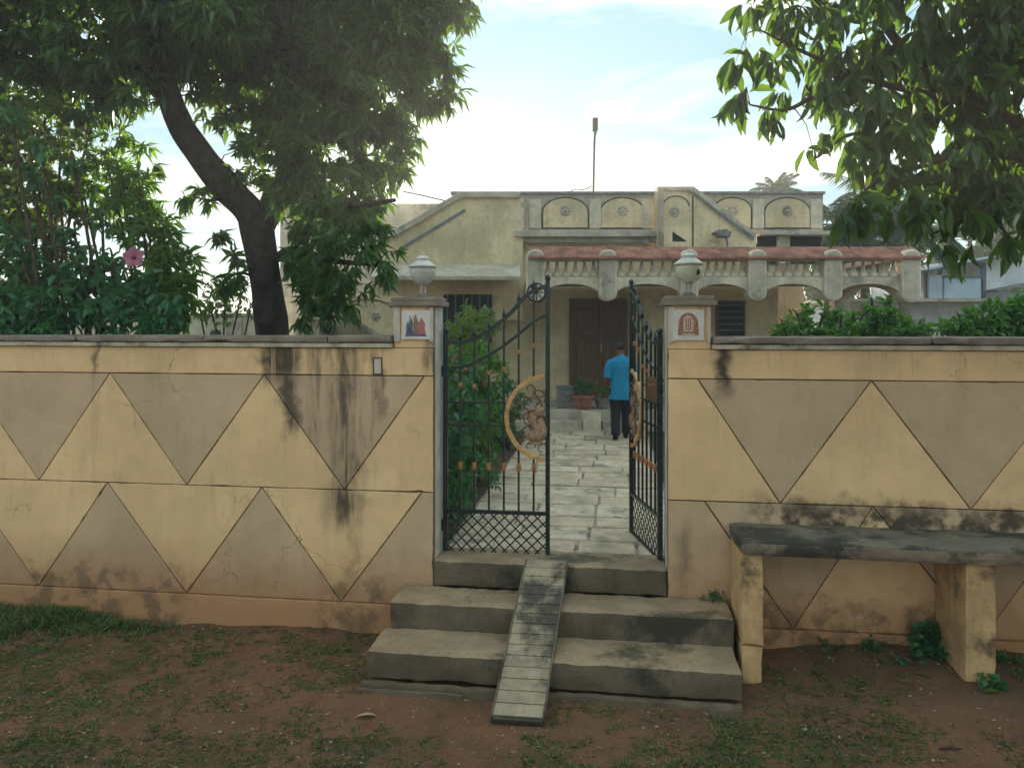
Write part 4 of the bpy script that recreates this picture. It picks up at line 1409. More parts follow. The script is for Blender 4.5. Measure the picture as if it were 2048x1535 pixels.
part('lid', MB().box(HX(610, 12), HX(642, 12), 11.88, 12.17, HZ(622, 12) + .001, HZ(618, 12)), 'hpale', mt, .005)
vp = thing('round_vent', 'round dark vent ring on the wall under the outer stair', 'vent', (HX(652, 13.3), 13.3, HZ(664, 13.3)))
rr = [(HX(652, 13.3) + .11 * math.cos(a), 13.40, HZ(659, 13.3) + .11 * math.sin(a)) for a in lin(0, 2 * math.pi, 24)]
part('ring', MB().tube(rr, .03, 8, cap=False), 'nframe', vp)
hb = MB().lathe([(.10, 0), (.10, .02), (.06, .05)], n=18)
hb.v = [(HX(652, 13.3) + x, 13.44 - z, HZ(659, 13.3) + y) for x, y, z in hb.v]
part('hub', hb, 'dark', vp)


# ================================================================== TREES AND PLANTS
def tree(name, label, cat, base, limbs, blobs, leaf, dens, nl, L, W, droop=.5, kind='lance', bark='bark', hole=0.0, hscale=1.3, twstep=6,
         group=None, jit=0.12, spread=1.0, r0=.012, shell=.45, extra=None, tone=.35, curl=1.0):
    t = thing(name, label, cat, base, group=group)
    tr = MB()
    pts = []
    for i, (path, rad) in enumerate(limbs):
        sp = smooth_path(path, 7)
        rr = np.interp(np.linspace(0, 1, len(sp)), np.linspace(0, 1, len(rad)), rad)
        tr.tube(sp, list(rr), 14 if max(rad) > .08 else 8, jitter=jit)
        pts += [tuple(p) for p in (sp if i else sp[len(sp) // 2:])]
    C, A = blob_points(blobs, dens, shell, hole, hscale)
    if extra is not None:
        C = np.concatenate([C, extra[0]])
        A = np.concatenate([A, extra[1]])
    trunk = part('trunk', tr, bark, t)
    tm = MB()
    twigs(tm, C - unit(A) * 0.02, A, twstep, pts, r0)
    part('twigs', tm, bark, t, kind='stuff')
    me = rosettes(C, A, nl, L, W, droop, spread, kind, 'crown', twig=L * .7, tone=tone, curl=curl)
    o = mesh_shift(me, base)
    part('crown', me, leaf, t, loc=base)
    return t


def mesh_shift(me, base):
    co = np.empty(len(me.vertices) * 3, np.float32)
    me.vertices.foreach_get('co', co)
    co = co.reshape(-1, 3) - np.array(base, np.float32)
    me.vertices.foreach_set('co', co.reshape(-1))
    me.update()
    return me


def B(px, py, rpx, Y, depth=1.0):
    r = rpx / F * Y
    return (at(px, py, Y), (r, r * depth, r))


# the big mango behind the wall
ym = 8.4
q = lambda px, py, dy=0.0: at(px, py, ym + dy)
base = q(548, 700)
base.z = YARD
mbase = tuple(base)
limbs = [
    ([base - Vector((0, 0, .1)), q(548, 720), q(536, 600), q(522, 500), q(512, 440)], [.22, .185, .170, .175, .19]),
    ([q(522, 480), q(500, 425), q(455, 375, -.1), q(400, 310, -.2), q(352, 230, -.3), q(325, 140, -.4), q(300, 30, -.5), q(280, -140, -.6)], [.16, .17, .165, .15, .135, .115, .09, .05]),
    ([q(515, 470), q(545, 410, .1), q(600, 330, .3), q(660, 220, .5), q(720, 100, .6), q(770, -40, .6)], [.15, .145, .12, .10, .075, .04]),
    ([q(560, 390, .1), q(640, 400, -.2), q(720, 410, -.5), q(790, 400, -.7)], [.06, .055, .04, .02]),
    ([q(530, 540), q(580, 500, -.2), q(660, 520, -.5), q(750, 530, -.7)], [.05, .045, .035, .015]),
    ([q(340, 200, -.35), q(250, 120, -.5), q(130, 80, -.7), q(20, 60, -.8)], [.09, .075, .06, .03]),
    ([q(620, 300, .3), q(600, 160, -.2), q(560, 20, -.4), q(540, -120, -.5)], [.08, .07, .05, .03]),
    ([q(690, 150, .5), q(800, 110, .2), q(890, 60, 0)], [.06, .045, .02]),
    ([q(470, 390, -.1), q(430, 400, -.2), q(390, 395, -.3)], [.02, .015, .006]),
    ([q(525, 560), q(480, 545, -.1), q(455, 560, -.2)], [.02, .014, .006]),
]
mb_ = []
for px, py, r, dy in ((60, 40, 120, -.5), (190, 60, 120, -.6), (320, 30, 110, -.7), (450, 60, 125, .1), (570, 70, 125, .4), (690, 60, 130, .2), (800, 60, 105, 0), (880, 40, 75, 0), (930, 30, 38, 0),
                      (50, 170, 90, -.4), (170, 190, 80, -.5), (250, 150, 80, -.6), (530, 190, 105, .5), (650, 180, 120, .2), (760, 170, 105, 0), (850, 150, 75, 0), (905, 130, 38, 0),
                      (560, 270, 70, .5), (650, 290, 95, .1), (745, 280, 85, 0), (800, 270, 55, 0), (590, 350, 60, .2), (680, 370, 80, -.2), (760, 365, 60, -.3), (800, 350, 35, -.4),
                      (530, 330, 45, .4), (640, 430, 62, -.4), (710, 450, 70, -.5), (690, 520, 80, -.6), (762, 522, 46, -.7), (625, 560, 65, -.3), (685, 580, 60, -.6), (615, 615, 48, -.4), (590, 450, 40, .3), (640, 500, 60, -.2), (745, 430, 50, -.5), (560, 400, 45, -.3), (590, 520, 40, -.1), (650, 620, 36, -.5), (500, 300, 36, -.3), (470, 350, 26, -.2),
                      (445, 20, 90, -.9), (900, 190, 38, 0),
                      (100, -120, 150, -.6), (300, -130, 160, -.6), (500, -130, 160, 0), (700, -120, 160, 0), (860, -100, 110, 0), (300, -300, 170, 0), (520, -320, 190, 0), (720, -280, 150, 0),
                      (-100, 60, 140, -.6), (-120, -100, 150, -.6), (400, -20, 100, .8), (420, 60, 70, .7)):
    mb_.append(B(px, py, r, ym + dy, 1.15))
for px, py, r in ((395, 385, 22), (372, 395, 15), (420, 400, 16), (468, 552, 22), (450, 572, 12), (470, 515, 14), (440, 470, 11), (330, 300, 22), (310, 330, 20), (380, 200, 28), (400, 150, 30)):
    mb_.append(B(px, py, r, ym - .2))
tree('mango_tree', 'big dark mango tree with a leaning forked trunk behind the stained wall', 'tree', mbase, limbs, mb_, 'leaf_mango', 175, 11, .17, .044, .75, hole=.30, hscale=1.7, twstep=14, r0=.010, spread=.9)

# the near tree overhanging from the right: its trunk stands beyond the bench
yn = 4.5
q = lambda px, py, dy=0.0: at(px, py, yn + dy)
base = Vector((4.35, 4.3, 0))
nbase = (4.35, 4.3, 0.0)
limbs = [
    ([base - Vector((0, 0, .1)), base + Vector((.03, 0, .9)), base + Vector((-.02, .05, 1.8)), base + Vector((-.1, .1, 2.8)), base + Vector((-.2, .1, 4.2))], [.19, .16, .145, .13, .08]),
    ([base + Vector((-.05, .06, 2.1)), q(2150, 340), q(1990, 225), q(1860, 190), q(1740, 160), q(1620, 110), q(1520, 60)], [.06, .045, .032, .024, .018, .012, .005]),
    ([q(2080, 330), q(1960, 300, -.2), q(1850, 330, -.2), q(1760, 360, -.2), q(1710, 400, -.2)], [.03, .022, .016, .011, .005]),
    ([q(1900, 200), q(1800, 90, .2), q(1720, -20, .3), q(1650, -120, .3)], [.04, .03, .02, .01]),
    ([base + Vector((-.05, .06, 2.0)), q(2120, 420, .2), q(2020, 420, .2), q(1930, 440, .2), q(1860, 470, .1)], [.05, .04, .025, .015, .006]),
    ([q(1700, 145), q(1630, 190, -.1), q(1570, 220, -.1), q(1500, 210, -.1)], [.02, .015, .010, .005]),
    ([q(1960, 215), q(1960, 60, .1), q(1930, -120, .2)], [.05, .04, .02]),
]
mb_ = []
for px, py, r, dy in ((1490, 40, 38, 0), (1470, 120, 26, 0), (1475, 195, 22, 0), (1530, 110, 55, 0), (1550, 30, 40, 0), (1610, 170, 62, 0), (1540, 215, 40, -.1), (1600, 60, 50, .1),
                      (1690, 90, 85, 0), (1800, 70, 100, .1), (1920, 70, 110, 0), (2030, 80, 110, 0), (1700, 210, 85, 0), (1820, 200, 95, 0), (1930, 190, 100, .1), (2040, 210, 100, 0),
                      (1620, 285, 42, -.1), (1680, 310, 50, -.1), (1770, 310, 75, -.1), (1880, 310, 90, 0), (1990, 320, 95, 0), (1720, 385, 36, -.2), (1800, 400, 55, -.1), (1900, 410, 72, 0),
                      (2000, 420, 80, 0), (1870, 470, 36, .1), (1960, 490, 40, .1), (2040, 470, 50, .1), (1700, 430, 18, -.2), (1560, 265, 24, -.1),
                      (1600, -60, 80, 0), (1760, -90, 120, 0), (1920, -90, 130, 0), (2080, -60, 130, 0), (1850, -260, 160, .2), (2100, 150, 140, .2), (2130, 320, 130, .2), (2150, -150, 170, .3)):
    mb_.append(B(px, py, r, yn + dy, 1.5))
tree('overhanging_tree', 'near tree with large drooping glossy leaves hanging in from beside the bench', 'tree', nbase, limbs, mb_, 'leaf_near', 300, 8, .150, .041, 1.5, 'oval', 'bark2',
     hole=.12, hscale=3.4, twstep=2, r0=.004, spread=.75, jit=.06, tone=.5)


# shrubs rising behind the walls
def shrub(name, label, cat, px, Y, blobs, leaf, dens, nl, L, W, stems=6, **kw):
    b = at(px, 640, Y)
    b.z = YARD
    limbs = []
    for i, (c, r) in enumerate(blobs[:stems]):
        c = Vector(c)
        st_ = b + Vector((random.uniform(-.15, .15), random.uniform(-.1, .1), -.05))
        m1 = st_.lerp(c, .5) + Vector((random.uniform(-.1, .1), random.uniform(-.1, .1), .15))
        limbs.append(([st_, m1, c, c + Vector((random.uniform(-.1, .1), 0, r[2] * .8))], [.022, .018, .012, .004]))
    return tree(name, label, cat, tuple(b), limbs, blobs, leaf, dens, nl, L, W, bark='bark2', r0=.005, jit=.05, **kw)


shrub('hibiscus_shrub', 'dark hibiscus shrub with one pink flower leaning over the wall', 'shrub', 190, 7.15,
      [B(px, py, r, 7.15 + dy) for px, py, r, dy in ((200, 600, 55, 0), (110, 610, 60, 0), (20, 620, 60, 0), (255, 600, 45, .1), (320, 625, 45, .1), (180, 540, 38, 0), (225, 520, 26, .1), (70, 540, 42, .1), (150, 470, 26, .1), (205, 440, 22, .1), (25, 470, 34, 0), (120, 400, 20, .1), (60, 350, 22, 0), (25, 240, 30, -.1), (80, 290, 20, -.1), (150, 330, 14, 0), (90, 655, 40, -.15), (230, 650, 40, -.15), (310, 655, 35, -.05), (10, 660, 45, -.2), (290, 560, 24, .1), (130, 540, 24, 0))],
      'leaf_hib', 520, 9, .12, .050, stems=16, droop=.45, kind='oval', twstep=5, tone=.45)
shrub('young_mango', 'bright green young mango bush next to the hibiscus with narrow leaves', 'shrub', 330, 7.9,
      [B(px, py, r, 7.9) for px, py, r in ((300, 470, 55), (340, 530, 55), (250, 420, 50), (310, 590, 60), (360, 600, 45), (220, 350, 50), (280, 380, 40), (170, 400, 50), (380, 560, 22), (330, 430, 30), (290, 300, 25), (370, 640, 30), (240, 270, 30))],
      'leaf_bright', 420, 10, .16, .040, stems=8, droop=.45, twstep=4)
shrub('feathery_tree', 'loose olive tree with tiny leaves left of the hibiscus', 'tree', 60, 7.7,
      [B(px, py, r, 7.7) for px, py, r in ((60, 500, 70), (40, 400, 70), (100, 420, 60), (120, 330, 60), (30, 290, 70), (90, 240, 60), (170, 300, 45), (60, 580, 60), (160, 520, 40), (-60, 400, 90), (-60, 550, 90), (-50, 280, 80))],
      'leaf_fine', 650, 13, .060, .030, stems=9, droop=.25, twstep=6, kind='oval', tone=.5)
shrub('garden_bush', 'pale green round bush in front of the low cream wall', 'bush', 450, 12.5,
      [B(px, py, r, 12.5) for px, py, r in ((450, 590, 48), (420, 605, 40), (480, 600, 40), (400, 620, 26), (500, 615, 26), (450, 620, 40))],
      'leaf_pale', 150, 9, .10, .035, stems=5, droop=.5, twstep=6)
tr_ = MB()
# hibiscus flower
fl = thing('hibiscus_flower', 'single large pink flower with a dark heart on the hibiscus', 'flower', at(268, 515, 6.75)[:])
fc = at(268, 515, 6.75)
ax = Vector((.25, -1, .05)).normalized()
s1 = ax.cross(Vector((0, 0, 1))).normalized()
s2 = s1.cross(ax).normalized()
for k in range(5):
    a = 2 * math.pi * k / 5 + .2
    rd = s1 * math.cos(a) + s2 * math.sin(a)
    td = s2 * math.cos(a) - s1 * math.sin(a)
    m_ = MB()
    vs = []
    for t in lin(0, 1, 5):
        for s in lin(-1, 1, 5):
            wdt = .040 * math.sin(math.pi * (.06 + .70 * t)) + .003
            vs.append(fc + rd * (.012 + .080 * t - .012 * s * s * t) + td * (s * wdt) + ax * (.050 * t - .030 * t * t + .012 * math.sin(4 * s + 2 * k) * t + .010 * s * t))
    m_.add(vs, [(i * 5 + j, i * 5 + j + 1, (i + 1) * 5 + j + 1, (i + 1) * 5 + j) for i in range(4) for j in range(4)], 0, True)
    part('petal', m_, 'petal', fl)
part('heart', MB().ellipsoid(tuple(fc + ax * .012), (.020, .020, .020), 10, 6), 'petal_dark', fl)
part('pistil', MB().tube([fc, fc + ax * .07 + s2 * .01], [.005, .004], 6), 'petal', fl)
part('stalk', MB().tube([fc - ax * .01, fc + Vector((-.05, .12, -.05)), fc + Vector((-.2, .3, -.2))], .005, 6), 'bark2', fl)

# bushes above the right wall
for i, (lab, pxb, Y, bl) in enumerate((
        ('leafy green bush over the right wall under the last porch arches', 1640, 7.6, ((1600, 648, 40), (1640, 652, 38), (1570, 660, 30), (1680, 655, 36), (1610, 690, 45), (1660, 690, 45))),
        ('pale-tipped bush over the right wall in front of the white house', 1770, 7.8, ((1725, 652, 40), (1780, 650, 42), (1835, 660, 32), (1745, 612, 18), (1780, 605, 13), (1760, 690, 60), (1820, 690, 45))),
        ('tall bright bush over the right wall beneath the drooping branch', 1980, 7.0, ((1920, 655, 40), (1965, 645, 44), (2010, 650, 46), (2050, 630, 50), (1895, 670, 30), (1950, 680, 50), (2020, 690, 60), (1985, 605, 14), (2090, 650, 60))))):
    shrub('wall_bush', lab, 'bush', pxb, Y, [B(px, py, r, Y) for px, py, r in bl], 'leaf_wall', 760, 10, .085, .036, stems=5, droop=.25, kind='oval', twstep=5, group='bushes behind the right wall', tone=.5)

# garden bed beside the path, seen through the closed gate leaf
for i, (lab, u, v, n, hgt, leaf) in enumerate((
        ('low dark shrub just inside the closed gate leaf', -1.22, .95, 8, 1.15, 'leaf_hib'),
        ('dense dark shrub second along the paved path', -1.25, 1.9, 9, 1.45, 'leaf_hib'),
        ('reddish-flowered shrub midway along the paved path', -1.28, 3.0, 9, 1.6, 'leaf_wall'),
        ('yellowish tall shrub in the bed beyond the dark ones', -1.4, 4.2, 9, 2.0, 'leaf_fine'),
        ('tall yellow-green shrub against the recessed house front', -1.75, 5.4, 9, 2.1, 'leaf_pale'),
        ('low dark shrub in the bed near the porch steps', -1.2, 5.6, 7, .9, 'leaf_hib'))):
    X, Y, _ = wall2world((u, v, 0))
    bl = []
    for k in range(n):
        bl.append((Vector((X + random.uniform(-.30, .22), Y + random.uniform(-.4, .4), YARD + hgt * (.10 + .85 * k / (n - 1)))), (.36, .36, .26)))
    shrub('bed_shrub', lab, 'shrub', 1024 + F * X / Y, Y, bl, leaf, 240, 9, .09, .038, stems=5, droop=.35, twstep=6, kind='oval', group='shrubs in the bed beside the path', tone=.5)
C, A = blob_points([(Vector((-.75, 8.0, YARD + 1.35)), (.4, .6, .3)), (Vector((-.55, 9.2, YARD + 1.5)), (.45, .6, .35))], 60, .9)
fm = rosettes(C, A, 5, .035, .026, .0, 1.0, 'oval', 'blossom')
o = solo('bed_flowers', fm, 'red_flower', kind='stuff', label='scattered small red blossoms on the bed shrubs', cat='flowers')


# potted plants by the door
def potted(label, px, Y, r, h, mat, leaf, ph, group='pots beside the door'):
    x = HX(px, Y)
    p = thing('plant_pot', label, 'plant pot', (x, Y, FLOOR), group=group)
    part('pot', MB().lathe([(r * .62, 0), (r * .72, h * .3), (r * .92, h * .8), (r, h * .86), (r * 1.04, h), (r * .9, h), (r * .85, h * .9)], (x, Y, FLOOR), 18), mat, p)
    C, A = blob_points([((x, Y, FLOOR + h + ph * .5), (r * 1.1, r * 1.1, ph * .5))], 500, .5)
    m_ = MB()
    twigs(m_, C, A, 4, [(x, Y, FLOOR + h * .9)], .005)
    part('stems', m_, 'bark2', p)
    me = mesh_shift(rosettes(C, A, 7, .10, .035, .3, 1.0, 'oval', 'foliage'), (x, Y, FLOOR))
    part('foliage', me, leaf, p, loc=(x, Y, FLOOR))


potted('round terracotta pot with a low plant on the porch edge', 1166, 14.0, .21, .26, 'pot', 'leaf_hib', .30)
potted('small cement pot with a leafy plant nearer the walker', 1204, 14.05, .15, .20, 'potgrey', 'leaf_wall', .34)
potted('cement pot with a plant at the foot of the cream wall', 1312, 14.1, .16, .22, 'potgrey', 'leaf_hib', .45)
bx = thing('storage_box', 'grey box standing on the porch beside the terracotta pot', 'box', (HX(1130, 14.2), 14.2, FLOOR))
part('body', MB().box(HX(1114, 14.2), HX(1146, 14.2), 14.1, 14.35, FLOOR, FLOOR + .36), 'potgrey', bx, .01)
part('lid', MB().box(HX(1113, 14.2), HX(1147, 14.2), 14.09, 14.36, FLOOR + .361, FLOOR + .41), 'nframe', bx, .01)


# coconut palms behind the house
def palm(label, px, py, Y, Lf, nfr, seed):
    random.seed(seed)
    top = at(px, py, Y)
    b = Vector((top.x + random.uniform(-.6, .6), Y, YARD))
    t = thing('coconut_palm', label, 'palm tree', tuple(b), group='coconut palms behind the house')
    path = smooth_path([b - Vector((0, 0, .1)), b.lerp(top, .5) + Vector((random.uniform(-.3, .3), 0, 0)), top], 8)
    part('trunk', MB().tube(path, [.17 - .06 * i / len(path) for i in range(len(path))], 10, jitter=.08), 'palmbark', t)
    for k in range(nfr):
        az = 2 * math.pi * (k * .381966) + random.uniform(-.2, .2)
        el = R(random.uniform(-25, 72))
        d = Vector((math.cos(az) * math.cos(el), math.sin(az) * math.cos(el), math.sin(el)))
        L_ = Lf * random.uniform(.8, 1.1)
        ps = []
        p_ = top.copy()
        dd = d.copy()
        for s in range(13):
            ps.append(p_.copy())
            p_ = p_ + dd * (L_ / 12)
            dd = (dd + Vector((0, 0, -.11))).normalized()
        mb = MB().tube(ps, [.03 * (1 - .85 * i / 12) for i in range(13)], 5)
        fo = part('frond_rib', mb, 'palmbark', t)
        pos, dr, ln = [], [], []
        for s in np.linspace(.12, .99, 46):
            f = s * 12
            i0 = min(int(f), 11)
            p0 = ps[i0].lerp(ps[i0 + 1], f - i0)
            tg = (ps[i0 + 1] - ps[i0]).normalized()
            sd_ = tg.cross(Vector((0, 0, 1))).normalized()
            for sg in (-1, 1):
                pos.append(p0)
                dr.append(sd_ * sg * .8 + tg * .55 + Vector((0, 0, -.45 + random.uniform(-.15, .1))))
                ln.append(Lf * .26 * math.sin(math.pi * (.15 + .75 * s)) * random.uniform(.85, 1.1))
        me = leaves_mesh('leaflets', np.array([tuple(x) for x in pos]), np.array([tuple(x) for x in dr]), np.array(ln), .05, 'blade')
        me = mesh_shift(me, tuple(b))
        lo_ = part('leaflets', me, 'leaf_palm', fo, loc=tuple(b))
        lo_.location = (0, 0, 0)


palm('coconut palm close behind the right end of the arched parapet', 1668, 450, 19, 1.9, 22, 3)
palm('coconut palm with long fronds between the porch and the white house', 1790, 445, 18.5, 2.2, 20, 5)
palm('small far palm crown peeping over the arched parapet', 1552, 388, 26, 1.0, 18, 9)
palm('coconut palm low behind the tiled porch rail', 1725, 480, 21, 2.0, 20, 12)
random.seed(21)
# leafy trees further back on the right
for i, (lab, px, Y, bl) in enumerate((
        ('broad dark tree rising behind the white neighbouring house', 1930, 30, ((1880, 500, 60), (1940, 480, 70), (2000, 470, 80), (2060, 490, 80), (1850, 540, 40), (1960, 540, 60))),
        ('round dark tree seen between the porch balusters', 1620, 31, ((1600, 560, 45), (1650, 545, 45), (1700, 560, 40), (1720, 600, 40), (1640, 600, 50))),
        ('distant tree showing left of the mango trunk', 300, 34, ((260, 640, 50), (330, 640, 50), (200, 650, 50), (120, 640, 60), (40, 640, 60))))):
    bb = at(px, 640, Y)
    bb.z = YARD
    blobs = [B(a, b, r, Y) for a, b, r in bl]
    tree('background_tree', lab, 'tree', tuple(bb), [([bb, bb + Vector((.1, 0, 1.2)), Vector(blobs[1][0])], [.22, .18, .08])], blobs, 'leaf_far', 9, 10, .30, .13, .4, 'oval', 'bark2', hole=.25, hscale=.6, twstep=9, r0=.02, group='trees beyond the houses')


# ================================================================== THE WALKER
def skin(name, nodes, edges, mat, parent, sub=2, base=(0, 0, 0)):
    me = bpy.data.meshes.new(name)
    me.from_pydata([n[0] for n in nodes], edges, [])
    o = bpy.data.objects.new(name, me)
    COL.objects.link(o)
    o.parent = parent
    ORG[o.name] = (0, 0, 0)
    s = o.modifiers.new('skin', 'SKIN')
    s.use_smooth_shade = True
    for i, n in enumerate(nodes):
        me.skin_vertices[0].data[i].radius = n[1] if hasattr(n[1], '__len__') else (n[1], n[1])
    me.skin_vertices[0].data[0].use_root = True
    b = o.modifiers.new('sub', 'SUBSURF')
    b.levels = b.render_levels = sub
    finish(o, mat)
    return o


wk = thing('person', 'person in a turquoise shirt and black trousers walking up the path to the porch', 'person', (1.79, 12.3, YARD + .004))
wk.rotation_euler = (0, 0, R(-4))
wk.scale = (1.0, 1.0, 1.0)
ORG[wk.name] = (0, 0, 0)
N = [((0, 0, .86), (.13, .095)), ((0, .02, 1.02), (.115, .085)), ((0, .02, 1.18), (.135, .09)), ((0, .03, 1.28), (.13, .075)), ((0, .05, 1.36), (.050, .050)), ((0, .075, 1.43), (.058, .066)), ((0, .085, 1.51), (.070, .085)), ((0, .08, 1.57), (.050, .060)),
     ((-.16, .02, 1.275), (.055, .055)), ((-.225, -.03, 1.03), (.042, .042)), ((-.215, .15, .90), (.030, .034)), ((-.21, .19, .885), (.022, .034)),
     ((.16, .02, 1.275), (.055, .055)), ((.225, -.02, 1.03), (.042, .042)), ((.205, .16, .92), (.030, .034)), ((.20, .20, .905), (.022, .034)),
     ((-.085, -.005, .80), (.088, .09)), ((-.09, .02, .46), (.058, .062)), ((-.095, -.13, .12), (.036, .040)), ((-.095, -.09, .045), (.035, .028)),
     ((.085, .01, .80), (.088, .09)), ((.09, .17, .47), (.058, .062)), ((.095, .20, .11), (.036, .040)), ((.095, .26, .04), (.035, .028))]
E_ = [(0, 1), (1, 2), (2, 3), (3, 4), (4, 5), (5, 6), (6, 7), (3, 8), (8, 9), (9, 10), (10, 11), (3, 12), (12, 13), (13, 14), (14, 15), (0, 16), (16, 17), (17, 18), (18, 19), (0, 20), (20, 21), (21, 22), (22, 23)]
# fingers and thumbs, nose and ears grow out of the same surface
for hb_, sg in ((11, -1), (15, 1)):
    hx, hy, hz = N[hb_][0]
    for k, (dx, ln) in enumerate(((-.026, .052), (-.009, .060), (.008, .056), (.024, .044))):
        i = len(N)
        N.append(((hx + sg * .004, hy + .04, hz + dx), (.009, .009)))
        N.append(((hx - sg * .012, hy + .04 + ln * .7, hz + dx - .012), (.008, .008)))
        E_.extend([(hb_, i), (i, i + 1)])
    i = len(N)
    N.append(((hx - sg * .02, hy + .015, hz + .035), (.010, .010)))
    N.append(((hx - sg * .025, hy + .05, hz + .045), (.008, .008)))
    E_.extend([(hb_, i), (i, i + 1)])
i = len(N)
N += [((0, .175, 1.495), (.014, .014)), ((-.078, .075, 1.50), (.012, .022)), ((.078, .075, 1.50), (.012, .022))]
E_ += [(6, i), (6, i + 1), (6, i + 2)]
skin('body', N, E_, 'skin', wk, 2)


def ring_loft(rings, n=20, wob=0.0):
    mb = MB()
    vs, fs = [], []
    for j, (cx, cy, cz, rx, ry) in enumerate(rings):
        for i in range(n):
            a = 2 * math.pi * i / n
            w_ = 1 + wob * math.sin(5 * a + j * .6) * (len(rings) - j) / len(rings)
            vs.append((cx + rx * w_ * math.cos(a), cy + ry * w_ * math.sin(a), cz))
    for j in range(len(rings) - 1):
        for i in range(n):
            k = (i + 1) % n
            fs.append((j * n + i, j * n + k, (j + 1) * n + k, (j + 1) * n + i))
    return mb.add(vs, fs, 0, True)


sh = ring_loft([(0, .0, .67, .205, .165), (0, .0, .74, .20, .158), (0, .0, .86, .185, .142), (0, .01, .98, .175, .128), (0, .015, 1.08, .178, .125), (0, .02, 1.18, .195, .128), (0, .02, 1.26, .205, .118), (0, .025, 1.315, .180, .096), (0, .035, 1.35, .105, .076), (0, .045, 1.375, .066, .064)], 24, .05)
for s in (-1, 1):
    sh.tube(smooth_path([(s * .15, .02, 1.285), (s * .195, .0, 1.20), (s * .222, -.022, 1.08), (s * .226, -.026, 1.02)], 4), [.062, .070, .074, .074, .072, .070, .068, .067, .066, .066, .066, .067, .068], 14, cap=False)
part('shirt', sh, 'shirt', wk)
part('collar', ring_loft([(0, .045, 1.36, .070, .068), (0, .05, 1.395, .064, .064), (0, .05, 1.40, .060, .060)], 18), 'shirt', wk)
tr = MB()
for s, kn, an in ((-1, (-.09, .02, .46), (-.095, -.125, .10)), (1, (.09, .17, .47), (.095, .195, .09))):
    tr.tube(smooth_path([(s * .085, 0, .84), (s * .09, (kn[1]) * .5, .65), kn, (an[0], (kn[1] + an[1]) / 2 - .02, .28), an], 4), list(np.interp(np.linspace(0, 1, 17), [0, .25, .5, .75, 1], [.115, .105, .083, .080, .078])), 16, cap=False)
part('trousers', tr, 'trouser', wk)
for s, (fx, fy, fz, pit) in ((-1, (-.095, -.105, .0, .35)), (1, (.095, .225, .0, .0))):
    m_ = MB()
    vs, fs = [], []
    prof = [(-.075, .036, .07), (-.05, .042, .09), (0, .042, .085), (.05, .045, .062), (.11, .048, .048), (.155, .040, .036), (.18, .018, .022)]
    for y, w_, h_ in prof:
        lift = max(0, -(y - .08)) * pit
        for a in lin(0, 2 * math.pi, 11)[:-1]:
            z = .5 * h_ * (1 + math.sin(a))
            vs.append((fx + w_ * math.cos(a), fy + y, fz + z + lift))
    for j in range(len(prof) - 1):
        for i in range(10):
            k = (i + 1) % 10
            fs.append((j * 10 + i, j * 10 + k, (j + 1) * 10 + k, (j + 1) * 10 + i))
    fs += [tuple(range(9, -1, -1)), tuple(range(60, 70))]
    m_.add(vs, fs, 0, True)
    part('shoe', m_, 'trouser', wk)
hm = MB().ellipsoid((0, .072, 1.535), (.083, .098, .088), 18, 12)
keep = [f for f in hm.f if not (sum(hm.v[i][1] for i in f) / len(f) > .115 and sum(hm.v[i][2] for i in f) / len(f) < 1.565) and sum(hm.v[i][2] for i in f) / len(f) > 1.47]
hm.f, hm.mi, hm.sm = keep, [0] * len(keep), [True] * len(keep)
part('hair', hm, 'hair', wk)
for s in (-1, 1):
    part('eye', MB().ellipsoid((s * .03, .158, 1.52), (.011, .008, .007), 8, 6), 'tile', wk)
part('mouth', MB().ellipsoid((0, .158, 1.458), (.022, .008, .005), 8, 6), 'bag', wk)
bg_ = thing('cloth_bag', 'small red-brown bag held by the walker', 'bag', (1.79 + .20, 12.3 + .20, YARD + .60))
ORG[bg_.name] = (0, 0, 0)
part('body', ring_loft([(0, 0, .0, .05, .03), (0, 0, .03, .085, .05), (0, 0, .15, .08, .045), (0, 0, .22, .045, .025), (0, 0, .235, .02, .015)], 16, .05), 'bag', bg_)
part('handle', MB().tube([(-.03, 0, .22), (-.025, 0, .29), (0, 0, .315), (.025, 0, .29), (.03, 0, .22)], .006, 6), 'bag', bg_)

# ================================================================== GROUND COVER AND LITTER
def wall_y(x):
    """y of the street face at x"""
    u = (x - GX) / CT
    return GY - u * ST


pos, dr, ln, wdh, rn = [], [], [], [], []


def tuft(x, y, n, L, w, up, tone):
    z = gh(x, y)
    for _ in range(n):
        a = random.uniform(0, 6.283)
        rr = random.uniform(0, L * .7)
        pos.append((x + rr * math.cos(a), y + rr * math.sin(a), z + random.uniform(-.003, .004)))
        dr.append((math.cos(a), math.sin(a), up * random.uniform(.3, 1.3)))
        ln.append(L * random.uniform(.6, 1.3))
        wdh.append(w * random.uniform(.7, 1.3))
        rn.append(min(1, max(0, tone + random.uniform(-.25, .25))))


def blocked(x, y):
    u = (x - GX) * CT - (y - GY) * ST
    v = (x - GX) * ST + (y - GY) * CT
    return v > -.03 or (-1.26 < u < 1.36 and v > -.98) or (-.30 < u < .08 and v > -1.3)


n_t = 0
while n_t < 30000:
    y = random.uniform(3.4, 6.9)
    x = random.uniform(-.78 * y, .78 * y)
    if blocked(x, y):
        continue
    p_ = Vector((x, y, 0))
    dn = .5 + .55 * mnoise.noise(p_ * .8 + Vector((3, 1, 0))) + .45 * mnoise.noise(p_ * 2.7) + .3 * mnoise.noise(p_ * 7)
    dn += .12 if y < 4.6 else -.10
    if x > 1.5:
        dn -= .16 * min(1.6, x - 1.2)
    if dn < random.uniform(.30, .95):
        n_t += .34
        continue
    tuft(x, y, random.randint(4, 8), random.uniform(.010, .024), random.uniform(.005, .010), .40, .45 + .5 * mnoise.noise(p_ * 1.7))
    n_t += 1
